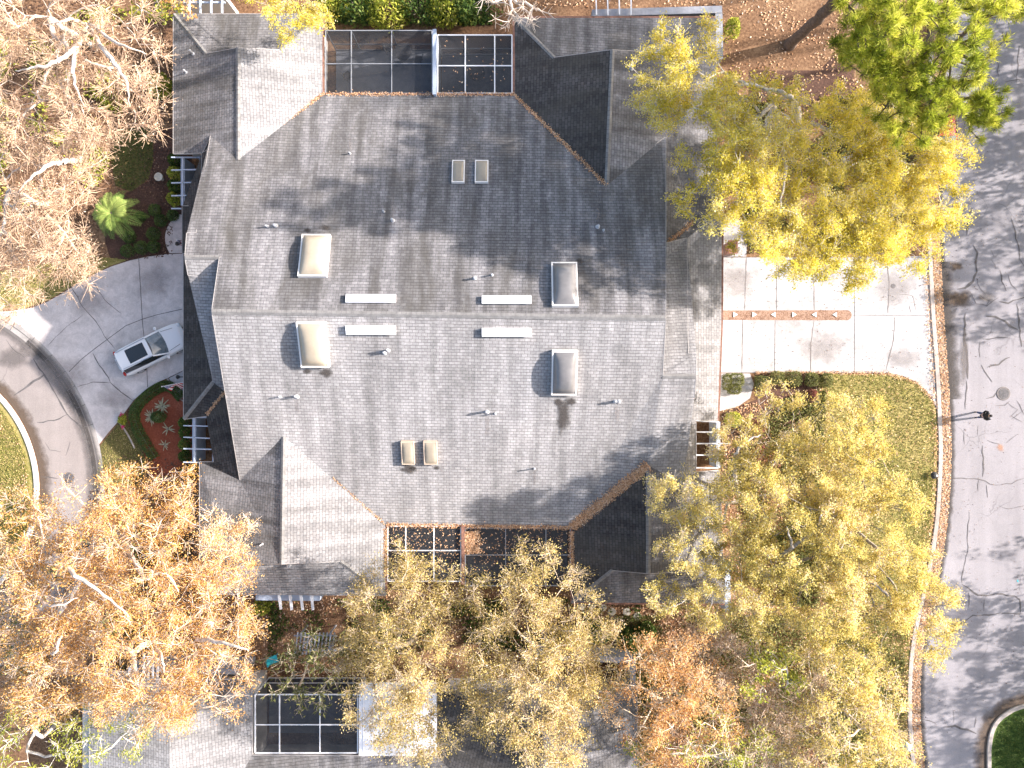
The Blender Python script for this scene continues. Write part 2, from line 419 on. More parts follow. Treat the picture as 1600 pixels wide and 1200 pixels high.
def strip(name, path3, o0, o1, zt, mat, zb=None, kind='structure', jit=0.0):
    """band along a world path between lateral offsets o0..o1; with zb it is a solid kerb"""
    n = len(path3)
    V = []; F = []; uvs = []
    for i, p in enumerate(path3):
        d = (path3[min(i + 1, n - 1)] - path3[max(i - 1, 0)]); d.z = 0; d.normalize()
        s = Vector((d.y, -d.x, 0))
        j0 = random.uniform(-jit, jit); j1 = random.uniform(-jit, jit)
        a = p + s * (o0 + j0); b = p + s * (o1 + j1)
        if zb is None:
            V += [(a.x, a.y, zt), (b.x, b.y, zt)]
        else:
            V += [(a.x, a.y, zb), (a.x, a.y, zt - 0.02), (a.x + s.x * 0.03, a.y + s.y * 0.03, zt), (b.x - s.x * 0.03, b.y - s.y * 0.03, zt), (b.x, b.y, zt - 0.02), (b.x, b.y, zb)]
    k = 2 if zb is None else 6
    for i in range(n - 1):
        for j in range(k - 1):
            F.append((i * k + j, (i + 1) * k + j, (i + 1) * k + j + 1, i * k + j + 1))
    me = bpy.data.meshes.new(name); me.from_pydata(V, [], F)
    if zb is None:
        uvl = me.uv_layers.new(name='UVMap')
        for pl in me.polygons:
            for li, vi in zip(pl.loop_indices, pl.vertices):
                uvl.data[li].uv = (vi // 2, 1.0 if vi % 2 else 0.0)
    me.update()
    bm = bmesh.new(); bm.from_mesh(me); bmesh.ops.recalc_face_normals(bm, faces=bm.faces)
    if zb is None:
        for f in bm.faces:
            if f.normal.z < 0: f.normal_flip()
    bm.to_mesh(me); bm.free()
    o = link_mesh(name, me, mat)
    if kind: o['kind'] = kind
    return o

g = poly_obj('ground', [(-400, -400, 0), (400, -400, 0), (400, 400, 0), (-400, 400, 0)], M['litter'])

# east road, its kerb line, the island at the lower right
KE = [(1462, -120), (1456, 0), (1449, 150), (1447, 300), (1450, 410), (1455, 500), (1462, 600), (1466, 700), (1463, 780), (1457, 840), (1448, 890), (1437, 940), (1426, 990), (1419, 1050), (1418, 1120), (1424, 1200), (1432, 1320)]
keW = smooth_path([P(x, y, 0) for x, y in KE], 8)
roadE = [Vector((p.x + 0.85, p.y, 0.012)) for p in keW]
poly_obj('road', roadE + [P(2300, 1320, 0.012), P(2300, -120, 0.012)], M['asphalt'])
strip('kerb', keW, -0.28, 0.02, 0.08, M['kerb'], zb=-0.02)
strip('gutter', keW, -0.95, -0.28, 0.022, M['kerb'])
strip('gutter_stain', [p for p in keW], -0.85, -1.35, 0.030, M['stain'])
strip('gutter_stain', [p for p in keW if -1.5 < p.y < 9.0], -0.8, -2.1, 0.034, M['stain'])
isl = [(1543, 1330), (1541, 1200), (1542, 1160), (1550, 1132), (1568, 1113), (1600, 1099), (1680, 1088), (1800, 1085)]
islW = smooth_path([P(x, y, 0) for x, y in isl], 8)
strip('kerb', islW, 0.0, 0.3, 0.13, M['kerb'], zb=-0.02)
poly_obj('lawn_island', [Vector((p.x, p.y, 0.06)) + Vector((0.28, -0.05, 0)) for p in islW] + [P(1800, 1330, 0.06)], M['grass_green'])
strip('gutter_stain', islW, 0.0, -1.1, 0.026, M['stain_brown'])

# west court: a ring of asphalt round a planted island
CX, CY = -152, 765
ring = lambda r0, r1, z, nm, mat: poly_obj(nm, [P(x, y, z) for x, y in arc(CX, CY, r1, 100, -80, 60)] + [P(x, y, z) for x, y in arc(CX, CY, r0, -80, 100, 60)], mat)
ring(216, 298, 0.012, 'road', M['asphalt_w'])
ring(296, 315, 0.022, 'gutter', M['concrete_old'])
islR = [P(x, y, 0) for x, y in arc(CX, CY, 210, 100, -80, 60)]
strip('kerb', islR, -0.16, 0.16, 0.14, M['kerb_clean'], zb=-0.02)
poly_obj('lawn_island', [P(x, y, 0.06) for x, y in arc(CX, CY, 209, 100, -80, 50)] + [P(CX, CY, 0.06)], M['grass_dry'])
strip('gutter_stain', [P(x, y, 0) for x, y in arc(CX, CY, 216, 62, -50, 50)], 0.05, -0.95, 0.018, M['stain_brown'])
strip('gutter_stain', [P(x, y, 0) for x, y in arc(CX, CY, 298, 62, -50, 60)], -0.1, 0.7, 0.026, M['stain_soft'])
strip('gutter_stain', [P(x, y, 0) for x, y in arc(CX, CY, 304, 50, -50, 60)], -0.05, 0.45, 0.030, M['stain'])
strip('gutter_stain', [P(x, y, 0) for x, y in arc(CX, CY, 304, 50, -50, 60)], -0.04, -0.5, 0.031, M['stain_soft'])

# driveways, walks
DW = [(300, 396), (262, 397), (231, 401), (203, 407), (175, 416), (148, 428), (122, 443), (98, 458), (75, 471), (50, 481), (22, 486), (0, 487)]
DW += [(x, y) for x, y in arc(CX, CY, 315, 61, 13.0, 24)]
DW += [(170, 675), (186, 657), (198, 640), (209, 625), (231, 606), (249, 596), (268, 588), (300, 574)]
sheet('driveway', DW, 0.024, M['concrete_w'])
DE = [(1085, 402), (1300, 402), (1449, 400), (1452, 440), (1455, 500), (1461, 590), (1464, 640), (1458, 625), (1447, 610), (1432, 597), (1412, 588), (1388, 583), (1300, 582), (1085, 582)]
sheet('driveway', DE, 0.024, M['concrete'])
sheet('walkway', [(1100, 338), (1150, 340), (1163, 352), (1168, 375), (1166, 401), (1100, 401)], 0.028, M['concrete'])
sheet('walkway', [(1100, 583.5), (1172, 583.5), (1178, 600), (1172, 622), (1152, 636), (1125, 642), (1100, 642)], 0.028, M['concrete'])
sheet('walkway', arc(300, 372, 42, 212, 118, 14) + [(310, 340), (310, 395.5), (264.5, 395.5)], 0.028, M['concrete_w'])
sheet('walkway', [(264, 591), (288, 579), (300, 579), (300, 628), (287, 622), (275, 612)], 0.030, M['concrete'])
sheet('gravel_bed', [(1100, 485)] + arc(1323, 492.5, 8, 80, -80, 10) + [(1100, 500)], 0.034, M['gravel'])

# lawns and beds
sheet('lawn', [(1285, 584), (1388, 584.5), (1412, 589.5), (1432, 598.5), (1446, 611), (1457, 627), (1464, 645), (1465, 700), (1462, 780), (1456, 840), (1447, 890), (1436, 940), (1425, 990), (1418, 1050), (1417, 1120), (1422, 1200), (1300, 1200), (1290, 900), (1260, 700), (1270, 640)], 0.016, M['grass_dry'])
sheet('lawn', [(186, 205), (238, 196), (240, 250), (232, 280), (205, 300), (180, 290), (172, 240)], 0.012, M['grass_olive'])
sheet('lawn', [(-30, 430), (140, 400), (200, 406), (170, 416), (120, 442), (75, 469), (40, 481), (-30, 485)], 0.012, M['grass_dry'])
sheet('lawn', [(156, 697), (186, 660), (198, 655), (222, 690), (238, 720), (215, 760), (150, 760)], 0.012, M['grass_olive'])
sheet('mulch_bed', [(200, 300), (232, 282), (244, 200), (300, 200), (300, 400), (231, 400), (175, 414), (165, 380), (160, 330)], 0.008, M['mulch'])
sheet('mulch_bed', [(200, 660), (215, 630), (245, 605), (262, 598), (300, 600), (300, 740), (235, 745), (222, 700)], 0.014, M['red_mulch'])
sheet('mulch_bed', [(1128, 645), (1180, 625), (1180, 585), (1300, 585), (1268, 640), (1230, 700), (1180, 760), (1128, 760)], 0.010, M['mulch'])
sheet('mulch_bed', [(1170, 110), (1280, 110), (1330, 60), (1340, 200), (1170, 200)], 0.008, M['mulch'])

# joints and cracks: one sheet of thin bands for each paved surface
def bands(name, lines, z, mat, w=0.05, jit=0.0, wob=0.0):
    V = []; F = []
    for ln in lines:
        ww = w
        if isinstance(ln[0], (int, float)): ww = ln[0]; ln = ln[1]
        pts = [P(x, y, 0) for x, y in ln]
        fine = []
        for a, b in zip(pts[:-1], pts[1:]):
            n = max(1, int((b - a).length / 0.35)) if wob else 1
            for k in range(n):
                q = a.lerp(b, k / n)
                if k and wob: q = q + Vector((random.uniform(-wob, wob), random.uniform(-wob, wob), 0))
                fine.append(q)
        fine.append(pts[-1])
        for i, p in enumerate(fine):
            d = fine[min(i + 1, len(fine) - 1)] - fine[max(i - 1, 0)]
            if d.length < 1e-5: d = Vector((1, 0, 0))
            d.normalize(); s = Vector((d.y, -d.x, 0)) * (0.72 * ww / 2 * random.uniform(1 - jit, 1 + jit))
            e = 0.35 if (wob and i in (0, len(fine) - 1)) else 1.0
            V += [(p.x - s.x * e, p.y - s.y * e, z), (p.x + s.x * e, p.y + s.y * e, z)]
            if i: k = len(V); F.append((k - 4, k - 3, k - 1, k - 2))
    me = bpy.data.meshes.new(name); me.from_pydata(V, [], F)
    bm = bmesh.new(); bm.from_mesh(me)
    bm.normal_update()
    for f in bm.faces:
        if f.normal.z < 0: f.normal_flip()
    bm.to_mesh(me); bm.free()
    o = link_mesh(name, me, mat); o['kind'] = 'structure'
    return o

bands('driveway_joints', [[(1213, 402), (1213, 485)], [(1211, 500), (1210, 582)], [(1335, 402), (1335, 582)], [(1332, 492.5), (1455, 493)], [(1447, 402), (1451, 470), (1456, 560), (1459, 615)], [(1128, 402), (1448, 402)], [(1128, 582.5), (1390, 583)]], 0.031, M['crack'], 0.045)
bands('driveway_joints', [[(1166, 402), (1163, 485)], [(1160, 500), (1159, 582)], [(1265, 402), (1272, 450), (1272, 485)], [(1272, 500), (1267, 535), (1266, 582)], [(1385, 402), (1389, 440), (1387, 490)], [(1398, 494), (1396, 530), (1384, 580)]], 0.032, M['crack_soft'], 0.07, 0.4, 0.02)
bands('driveway_joints', [[(1405, 460), (1425, 462), (1432, 488)], [(1425, 462), (1434, 470)], [(1420, 475), (1424, 490)]], 0.033, M['crack_soft'], 0.05, 0.5, 0.05)
bands('driveway_joints', [[(285, 483), (245, 492), (222, 499), (197, 509), (167, 531), (147, 546), (128, 561), (108, 581)], [(217, 402), (221, 470), (223, 505), (229, 560), (231, 605)], [(264, 590), (287, 579)]], 0.031, M['crack'], 0.06)
bands('driveway_joints', [(0.07, [(110, 445), (130, 480), (150, 502), (168, 531), (180, 545)]), (0.09, [(145, 551), (155, 570), (170, 590), (173, 598), (190, 613), (208, 626)]), (0.06, [(120, 605), (145, 597), (173, 598)]), (0.05, [(130, 492), (105, 510), (75, 540)]), (0.05, [(145, 440), (165, 470), (190, 490)])], 0.032, M['crack_soft'], 0.07, 0.4, 0.03)
bands('road_cracks', [(0.16, [(22, 618), (45, 602), (70, 585)]), (0.12, [(58, 660), (85, 657), (107, 647)]), (0.07, [(65, 745), (92, 748)]), (0.07, [(110, 690), (103, 712)]), (0.05, [(70, 690), (78, 703), (95, 706)]), (0.06, [(10, 530), (20, 545), (40, 560)]), (0.06, [(78, 778), (85, 775)]),
    (0.14, [(52, 560), (72, 590), (95, 630), (105, 647), (125, 665), (135, 685), (140, 700)]), (0.08, [(85, 572), (100, 600), (118, 630), (132, 662)])], 0.020, M['crack'], 0.08, 0.5, 0.05)
bands('gutter_joints', [[(a[0], a[1]), (b[0], b[1])] for a, b in [(arc(CX, CY, 300, t, t, 1)[0], arc(CX, CY, 315, t, t, 1)[0]) for t in (56, 49, 42, 36, 31, 25, 19)]] + [arc(CX, CY, 308, 60, -50, 60)], 0.034, M['crack'], 0.06)
bands('road_cracks', [
    (0.16, [(1519, 325), (1512, 345), (1510, 368)]), (0.20, [(1520, 383), (1527, 395), (1524, 410), (1526, 425), (1520, 440), (1508, 450), (1495, 452)]), (0.08, [(1526, 435), (1532, 452), (1540, 460)]),
    (0.12, [(1579, 340), (1584, 355), (1590, 380), (1593, 405), (1600, 416)]), (0.16, [(1561, 471), (1575, 474), (1590, 468), (1600, 465)]), (0.16, [(1540, 494), (1555, 495), (1570, 502), (1578, 510), (1590, 515)]), (0.14, [(1588, 475), (1592, 500), (1593, 525), (1596, 542)]),
    (0.12, [(1535, 529.5), (1555, 528), (1578, 528.5)]), (0.10, [(1531, 535), (1531, 558)]), (0.22, [(1508, 490), (1506, 530), (1510, 548), (1512, 570), (1512, 592)]), (0.10, [(1510, 595), (1509, 615), (1508, 640)]),
    (0.16, [(1542, 574), (1560, 570), (1572, 560), (1578, 558)]), (0.14, [(1533, 570), (1538, 580), (1545, 590), (1550, 597)]), (0.12, [(1540, 623), (1552, 620), (1558, 612)]), (0.06, [(1555, 634), (1570, 633), (1577, 627)]),
    (0.05, [(1575, 630), (1590, 640), (1580, 650), (1598, 660)]), (0.05, [(1588, 625), (1600, 648)]), (0.05, [(1580, 655), (1600, 640)]),
    (0.05, [(1542, 688), (1562, 694)]), (0.05, [(1572, 692), (1590, 678)]), (0.06, [(1528, 665), (1527, 680)]), (0.05, [(1506, 675), (1507, 695)]),
    (0.10, [(1535, 695), (1536, 725), (1535, 745)]), (0.07, [(1485, 749), (1512, 748), (1530, 749), (1555, 758), (1580, 756), (1600, 747)]), (0.09, [(1529, 750), (1528, 768)]), (0.08, [(1541, 758), (1543, 778)]), (0.04, [(1560, 790), (1575, 795), (1600, 790)]),
    (0.06, [(1514, 800), (1512, 830), (1512, 862), (1506, 885), (1503, 912)]), (0.13, [(1503, 913), (1520, 925), (1528, 930), (1555, 928), (1585, 931), (1593, 937), (1594, 957)]), (0.10, [(1497, 980), (1508, 970), (1520, 961), (1545, 961), (1570, 958), (1600, 959)]),
    (0.07, [(1513, 925), (1513, 950)]), (0.05, [(1538, 935), (1537, 955)]), (0.12, [(1441, 1124), (1452, 1126), (1462, 1130)]), (0.14, [(1473, 1136), (1492, 1134), (1512, 1140), (1525, 1146)]), (0.06, [(1489, 1110), (1489, 1130)]), (0.06, [(1525, 1120), (1522, 1137)]),
    (0.09, [(1592, 70), (1590, 110), (1588, 130)]), (0.10, [(1558, 95), (1560, 120)]), (0.08, [(1570, 128), (1595, 124)]), (0.06, [(1548, 405), (1555, 415), (1555, 420)]), (0.10, [(1562, 422), (1565, 440), (1572, 455)]), (0.06, [(1575, 430), (1580, 445), (1590, 455)]),
    (0.06, [(1548, 390), (1553, 402), (1557, 400)]), (0.07, [(1530, 460), (1545, 470), (1540, 480)]), (0.05, [(1515, 455), (1525, 475), (1542, 478), (1560, 465)])], 0.024, M['crack'], 0.08, 0.55, 0.07)

def blob_stain(name, px, py, rx, ry, z, mat):
    c = P(px, py, z)
    V = [tuple(c)]; n = 20; uv = [0]
    for i in range(n):
        a = i / n * 2 * math.pi; k = random.uniform(0.75, 1.15)
        V.append((c.x + rx / 22 * k * math.cos(a), c.y + ry / 22 * k * math.sin(a), z))
    F = [(0, 1 + i, 1 + (i + 1) % n) for i in range(n)]
    me = bpy.data.meshes.new(name); me.from_pydata(V, [], F)
    u = me.uv_layers.new(name='UVMap')
    for lp in me.loops: u.data[lp.index].uv = (0, 0 if lp.vertex_index == 0 else 1)
    o = link_mesh(name, me, mat); o['kind'] = 'structure'
    return o
blob_stain('road_stain', 1500, 468, 34, 18, 0.038, M['stain_brown'])
blob_stain('road_stain', 1540, 465, 24, 12, 0.041, M['stain_soft'])
blob_stain('road_stain', 1495, 416, 14, 10, 0.038, M['stain_brown'])
blob_stain('road_stain', 1563, 699, 8, 9, 0.030, M['rust'])
blob_stain('road_stain', 1507, 560, 9, 60, 0.031, M['stain_soft'])
blob_stain('road_stain', 20, 560, 40, 26, 0.022, M['stain_soft'])
blob_stain('driveway_stain', 1290, 545, 60, 34, 0.040, M['stain_faint'])
blob_stain('driveway_stain', 1400, 450, 50, 40, 0.043, M['stain_faint'])
blob_stain('driveway_stain', 1410, 560, 45, 24, 0.046, M['stain_faint'])
blob_stain('driveway_stain', 1150, 440, 40, 34, 0.049, M['stain_faint'])
for i, (x, y, r) in enumerate([(95, 590, 60), (140, 470, 50), (205, 560, 50), (180, 620, 40), (240, 440, 44)]):
    blob_stain('driveway_stain', x, y, r, r * .8, 0.040 + i * .003, M['stain_faint'])

# ------------------------------------------------------------------ the house
house = empty('villa_building', P(640, 500, 0))
tag(house, 'large grey shingle roofed villa with four wings, skylights and screened patios', 'house')
hinv = Matrix.Translation(-house.location)
H0 = house.location.copy()

A = (331, 487, 7.9); B = (1040, 497, 7.9); a1 = (343, 402, 6.7)
bw0 = (289, 402, 6.7); bw1 = (292, 364, 6.2); bw2 = (307, 364, 6.2); bw3 = (329, 212, 4.0)
nwa = (372, 250, 4.74); nwv = (505, 147, 3.0); nev = (803, 148, 3.0); nea = (948, 290, 4.9); e1 = (1040, 214, 3.8)
s1 = (375, 750, 3.6); swa = (443, 682, 4.9); swv = (603, 820, 2.8); sev = (893, 824, 2.8); sea = (1013, 727, 4.7); s2 = (1067, 757, 3.9)
be0 = (1035, 588, 6.5); be1 = (1087, 588, 6.5); be2 = (1085, 622, 6.05); be3 = (1073, 622, 6.05)
hipW = (333, 597, 3.85); valW = (352, 612, 3.85); hipE = (1073, 372, 3.5); valE = (1040, 383, 3.7)
nwp = (372, 75, 4.74); nwl = (322, 84, 3.75); nwr = (438, 78, 3.75)
nep = (957, 78, 4.9); nel = (866, 90, 3.8); ner = (1050, 84, 3.6)
swp = (440, 881, 4.9); swl = (359, 881, 3.75); swr = (532, 877, 3.75)
sep_ = (1013, 896, 4.7); sel = (957, 891, 3.7); ser = (1075, 893, 3.5)
cNW0 = (271, 22, 2.9); cNW1 = (505, 22, 2.9); cNE0 = (803, 27, 3.0); cNE1 = (1118, 27, 2.6)
cSW0 = (312, 928, 2.9); cSW1 = (603, 930, 2.8); cSE0 = (893, 942, 2.8); cSE1 = (1132, 944, 2.5)
nwe = (316, 239, 3.6); swe = (312, 722, 2.9); e85 = (1085, 345, 2.75); g29 = (1129, 330, 2.7)
well = (1087, 738, 3.35)
ROOFS = {
 'main_roof': [[A, B, e1, nea, nev, nwv, nwa, bw3, bw2, bw1, bw0, a1],
               [A, s1, swa, swv, sev, sea, s2, be3, be2, be1, be0, B],
               [bw0, a1, (360, 402, 6.6), (375, 600, 4.0), valW, hipW, (309, 432, 6.3), (294, 430, 6.3)],
               [be0, be1, (1088, 552, 6.05), (1075, 552, 6.05), hipE, valE, (1020, 385, 3.75), (1020, 588, 6.4)]],
 'northwest': [[cNW0, nwl, nwp, nwa, bw3, nwe, (271, 240, 2.9)], [nwp, nwr, cNW1, nwv, nwa], [cNW0, cNW1, nwr, nwl]],
 'northeast': [[cNE0, nel, nep, nea, nev], [nep, nea, e1, (1025, 225, 4.0), (1025, 383, 4.0), valE, e85, (1120, 330, 2.6), cNE1, ner], [cNE0, cNE1, ner, nel]],
 'southwest': [[swe, s1, swa, swp, swl, cSW0], [swa, swv, cSW1, swr, swp], [swl, swr, cSW1, cSW0]],
 'southeast': [[sev, sea, sep_, sel, cSE0], [sea, s2, well, (1124, 735, 2.6), cSE1, ser, sep_], [sel, cSE0, cSE1, ser]],
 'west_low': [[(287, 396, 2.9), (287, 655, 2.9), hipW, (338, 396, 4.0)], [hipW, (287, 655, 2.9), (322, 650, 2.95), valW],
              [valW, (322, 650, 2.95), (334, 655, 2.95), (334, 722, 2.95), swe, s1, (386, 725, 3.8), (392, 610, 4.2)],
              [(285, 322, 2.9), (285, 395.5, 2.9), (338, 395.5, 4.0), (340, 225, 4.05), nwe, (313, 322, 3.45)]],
 'east_low': [[g29, (1128, 500, 2.7), (1122, 656, 2.7), (1087, 657, 3.35), (1020, 657, 4.3), (1020, 385, 4.3), hipE], [(1087, 657, 3.35), well, (1060, 750, 3.85), (1020, 750, 4.3), (1020, 657, 4.3)], [valE, hipE, g29, e85]],
}
allv = {}; allf = []
roof_vs = []
def key(p): return (round(p.x, 3), round(p.y, 3), round(p.z, 3))
def roof_part(name, polys, parent, off, mat=None, idx=None):
    bm = bmesh.new(); uvl = bm.loops.layers.uv.new('UVMap')
    for poly in polys:
        w = [P(*v) for v in poly]
        nn = Vector((0, 0, 0))
        for i in range(len(w)):
            a, b = w[i], w[(i + 1) % len(w)]
            nn += Vector(((a.y - b.y) * (a.z + b.z), (a.z - b.z) * (a.x + b.x), (a.x - b.x) * (a.y + b.y)))
        nn.normalize()
        if nn.z < 0: w.reverse(); nn = -nn
        h = Vector((0, 0, 1)).cross(nn)
        h = Vector((1, 0, 0)) if h.length < 1e-4 else h.normalized()
        s = nn.cross(h)
        f = bm.faces.new([bm.verts.new(p - off) for p in w])
        f.material_index = idx[len(bm.faces) - 1] if idx else 0
        for lp, p in zip(f.loops, w): lp[uvl].uv = (p.dot(h), p.dot(s))
        allf.append([key(p) for p in w])
    bmesh.ops.triangulate(bm, faces=bm.faces[:])
    bm.normal_update()
    me = bpy.data.meshes.new(name)
    for f in bm.faces:
        if f.normal.z < 0: f.normal_flip()
        roof_vs.append([v.co + off for v in f.verts])
    bm.to_mesh(me); bm.free()
    return link_mesh(name, me, mat or M['shingle'], parent)

def fascia_part(name, faces, parent, off, depth=0.2):
    cnt = {}
    for f in faces:
        for a, b in zip(f, f[1:] + f[:1]):
            cnt.setdefault(frozenset((a, b)), []).append((a, b))
    bm = bmesh.new()
    for e, l in cnt.items():
        if len(l) == 1 and len(e) == 2:
            a, b = Vector(l[0][0]), Vector(l[0][1])
            d = Vector((b.y - a.y, a.x - b.x, 0))
            if d.length < 1e-4: continue
            d.normalize(); d *= 0.035
            up = Vector((0, 0, 0.012)); dn = Vector((0, 0, -depth))
            vs = [bm.verts.new(p - off) for p in (a + up, b + up, b + d + up, a + d + up, a + dn, b + dn, b + d + dn, a + d + dn)]
            for q in ((0, 1, 2, 3), (7, 6, 5, 4), (0, 4, 5, 1), (1, 5, 6, 2), (2, 6, 7, 3), (3, 7, 4, 0)):
                bm.faces.new([vs[i] for i in q])
    return from_bm(name, bm, M['fascia'], parent)

roof_labels = {'northwest': 'grey hipped wing roof at the upper left', 'northeast': 'shaded dark wing roof beside the yellow oak', 'southwest': 'pale wing roof beside the orange tree', 'southeast': 'very dark wing roof with leaf filled valley'}
for k, polys in ROOFS.items():
    nm = 'main_roof' if k == 'main_roof' else ('garage_roof' if 'low' in k else 'wing_roof')
    o = roof_part(nm, polys, house, H0, [M['shingle'], M['shingle_shade'], M['shingle_deep_shade']], {'main_roof': [1, 0, 0, 0], 'northeast': [2, 1, 1], 'southeast': [2, 1, 1], 'northwest': [1, 0, 1], 'southwest': [1, 0, 0], 'west_low': [2, 2, 2, 2], 'east_low': [0, 0, 1]}.get(k))  # slopes turned from the sun take the copies with painted shade
    if k in roof_labels: o['label'] = roof_labels[k]
fascia_part('fascia', allf, house, H0)
# gable triangles over the hipped ends
for tri in ((nwl, nwp, nwr), (nel, nep, ner), (swl, swp, swr), (sel, sep_, ser)):
    bm = bmesh.new(); bm.faces.new([bm.verts.new(P(*v) - H0) for v in tri])
    from_bm('gable', bm, M['stucco'], house)
bvh = BVHTree.FromPolygons([v for t in roof_vs for v in t], [(3 * i, 3 * i + 1, 3 * i + 2) for i in range(len(roof_vs))])
def roof_hit(px, py):
    d = P(px, py, 0) - Vector((0, 0, CAM_H))
    loc, nor, _, _ = bvh.ray_cast(Vector((0, 0, CAM_H)), d.normalized())
    if loc is None: return P(px, py, 3.0), Vector((0, 0, 1))
    if nor.z < 0: nor = -nor
    return loc, nor
# ridge and hip caps
for a, b, w in ((A, B, 0.34), (nwp, nwa, 0.3), (nep, nea, 0.3), (swp, swa, 0.3), (sep_, sea, 0.3), (cNW0, nwl, 0.26), (cNW1, nwr, 0.26), (cNE0, nel, 0.26), (cSW1, swr, 0.26), (cSE0, sel, 0.26), (hipW, (287, 655, 2.9), 0.26), (bw0, a1, 0.28), (be0, be1, 0.28)):
    bm = bmesh.new()
    pa, pb = P(*a) - H0, P(*b) - H0
    n = max(1, int((pb - pa).length / 0.3))
    for i in range(n):
        q0 = pa.lerp(pb, i / n); q1 = pa.lerp(pb, (i + 0.96) / n)
        for sgn in (-1, 1):
            d = (pb - pa); sd = Vector((d.y, -d.x, 0)).normalized() * sgn
            t0 = Vector((0, 0, 0.035)); t1 = Vector((0, 0, 0.02)) + sd * (w / 2) - Vector((0, 0, w * 0.155))
            bm.faces.new([bm.verts.new(v) for v in (q0 + t0, q1 + t0 + Vector((0, 0, 0.012)), q1 + t1 + Vector((0, 0, 0.012)), q0 + t1)])
    me = bpy.data.meshes.new('ridge_cap'); bm.normal_update()
    for f in bm.faces:
        if f.normal.z < 0: f.normal_flip()
    bm.to_mesh(me); bm.free(); link_mesh('ridge_cap', me, M['ridge'], house)
# walls
bm = bmesh.new()
prof = [(-9.2, 0), (-9.2, 2.55), (4.12, 7.5), (19.0, 2.75), (19.0, 0)]
vl = [bm.verts.new(Vector((-17.5, y, z)) - H0) for y, z in prof]; vr = [bm.verts.new(Vector((8.8, y, z)) - H0) for y, z in prof]
bm.faces.new(vl); bm.faces.new(list(reversed(vr)))
for i in range(5): bm.faces.new((vl[i], vr[i], vr[(i + 1) % 5], vl[(i + 1) % 5]))
for x0, x1, y0, y1, zt in ((-22.2, -13.1, 15.9, 24.3, 2.6), (0.6, 13.0, 12, 24.2, 2.45), (-20.4, -8.9, -13.6, -5.6, 2.55), (4.6, 13.6, -14.3, -6.4, 2.4), (-21.4, -17.6, -2.3, 8.6, 2.6), (8.9, 13.5, -2.0, 11.0, 2.45), (-19.2, -17.6, 5.4, 8.5, 4.7), (8.9, 11.0, -6.0, 0.6, 4.0)):
    bm_box(bm, Vector(((x0 + x1) / 2, (y0 + y1) / 2, zt / 2)) - H0, (x1 - x0, y1 - y0, zt))
from_bm('wall', bm, M['stucco'], house)
for x, ys in ((-21.44, (1.0, 5.8)), (13.54, (2.2, 6.8))):
    for y in ys:
        bm = bmesh.new(); bm_box(bm, Vector((x, y, 1.07)) - H0, (0.06, 4.0, 2.14))
        for i in range(1, 4): bm_box(bm, Vector((x, y, i * 0.535)) - H0, (0.08, 3.9, 0.03))
        from_bm('garage_door', bm, M['paint'], house)
# gutters with rust and leaves
for a, b in ((nwv, nev), (swv, sev), ((505, 22, 2.9), nwv), (nev, cNE0), (swv, (603, 925, 2.8)), (sev, cSE0), (g29, (1128, 500, 2.7)), ((1128, 500, 2.7), (1122, 656, 2.7)), (cNE0, cNE1), (cSE0, cSE1)):
    pa, pb = P(*a) - H0, P(*b) - H0
    up = Vector((0, 0, -0.03))
    bm = bmesh.new(); bm_bar(bm, pa + up, pb + up, 0.16, 0.09)
    from_bm('gutter', bm, M['gutter'], house)

# skylights
def frame_on(px, py):
    loc, n = roof_hit(px, py)
    x = Vector((1, 0, 0)); x = (x - n * x.dot(n)).normalized(); y = n.cross(x)
    return loc, Matrix((x, y, n)).transposed()
def skylight(x0, y0, x1, y1, curb, dome, hc, hd, label=None):
    cx, cy = (x0 + x1) / 2, (y0 + y1) / 2
    loc, Rm = frame_on(cx, cy)
    k = (CAM_H - loc.z - hc) / FPX
    W = (x1 - x0) * k; L = (y1 - y0) * k / Rm.col[2].z
    # the curb's top is what sits at the measured place
    c = P(cx, cy, loc.z + hc * 0.9)
    off = Rm.col[2] * 0
    base = c - Rm.col[2] * hc
    M4 = Matrix.Translation(base - H0) @ Rm.to_4x4()
    bm = bmesh.new()
    t = 0.09 if W > 1.2 else 0.07
    for sx in (-1, 1):
        bm_box(bm, (sx * (W / 2 - t / 2), 0, hc / 2 - 0.15), (t, L, hc + 0.3))
        bm_box(bm, (0, sx * (L / 2 - t / 2), hc / 2 - 0.15), (W - 2 * t, t, hc + 0.298))
    bmesh.ops.transform(bm, matrix=M4, verts=bm.verts)
    o = from_bm('skylight', bm, curb, house)
    bm = bmesh.new(); bm_box(bm, (0, 0, 0.02), (W + 0.22, L + 0.26, 0.03)); bmesh.ops.transform(bm, matrix=M4, verts=bm.verts); from_bm('flashing', bm, M['ridge'], o)
    if label: o['label'] = label
    n = 14
    V = []; F = []
    for i in range(n + 1):
        for j in range(n + 1):
            u, v = 2 * i / n - 1, 2 * j / n - 1
            z = hc - 0.02 + hd * ((1 - abs(u) ** 2.6) * (1 - abs(v) ** 2.6)) ** 0.6
            V.append(tuple(M4 @ Vector((u * (W / 2 - t), v * (L / 2 - t), z))))
    for i in range(n):
        for j in range(n):
            F.append((i * (n + 1) + j, (i + 1) * (n + 1) + j, (i + 1) * (n + 1) + j + 1, i * (n + 1) + j + 1))
    np_mesh('dome', V, F, dome, o, smooth=True)
for r in ((468, 363, 513, 433), (466, 505, 511, 574)):
    skylight(*r, M['curb_white'], M['dome_cream'], 0.34, 0.42, 'large cream domed skylight')
for r in ((862, 407, 903, 479), (862, 549, 902, 618)):
    skylight(*r, M['curb_white'], M['dome_grey'], 0.34, 0.42, 'large smoky grey domed skylight')
for r in ((706, 248, 726, 286), (742, 248, 763, 286)):
    skylight(*r, M['curb_white'], M['dome_tan'], 0.24, 0.12, 'small cream skylight of the upper pair')
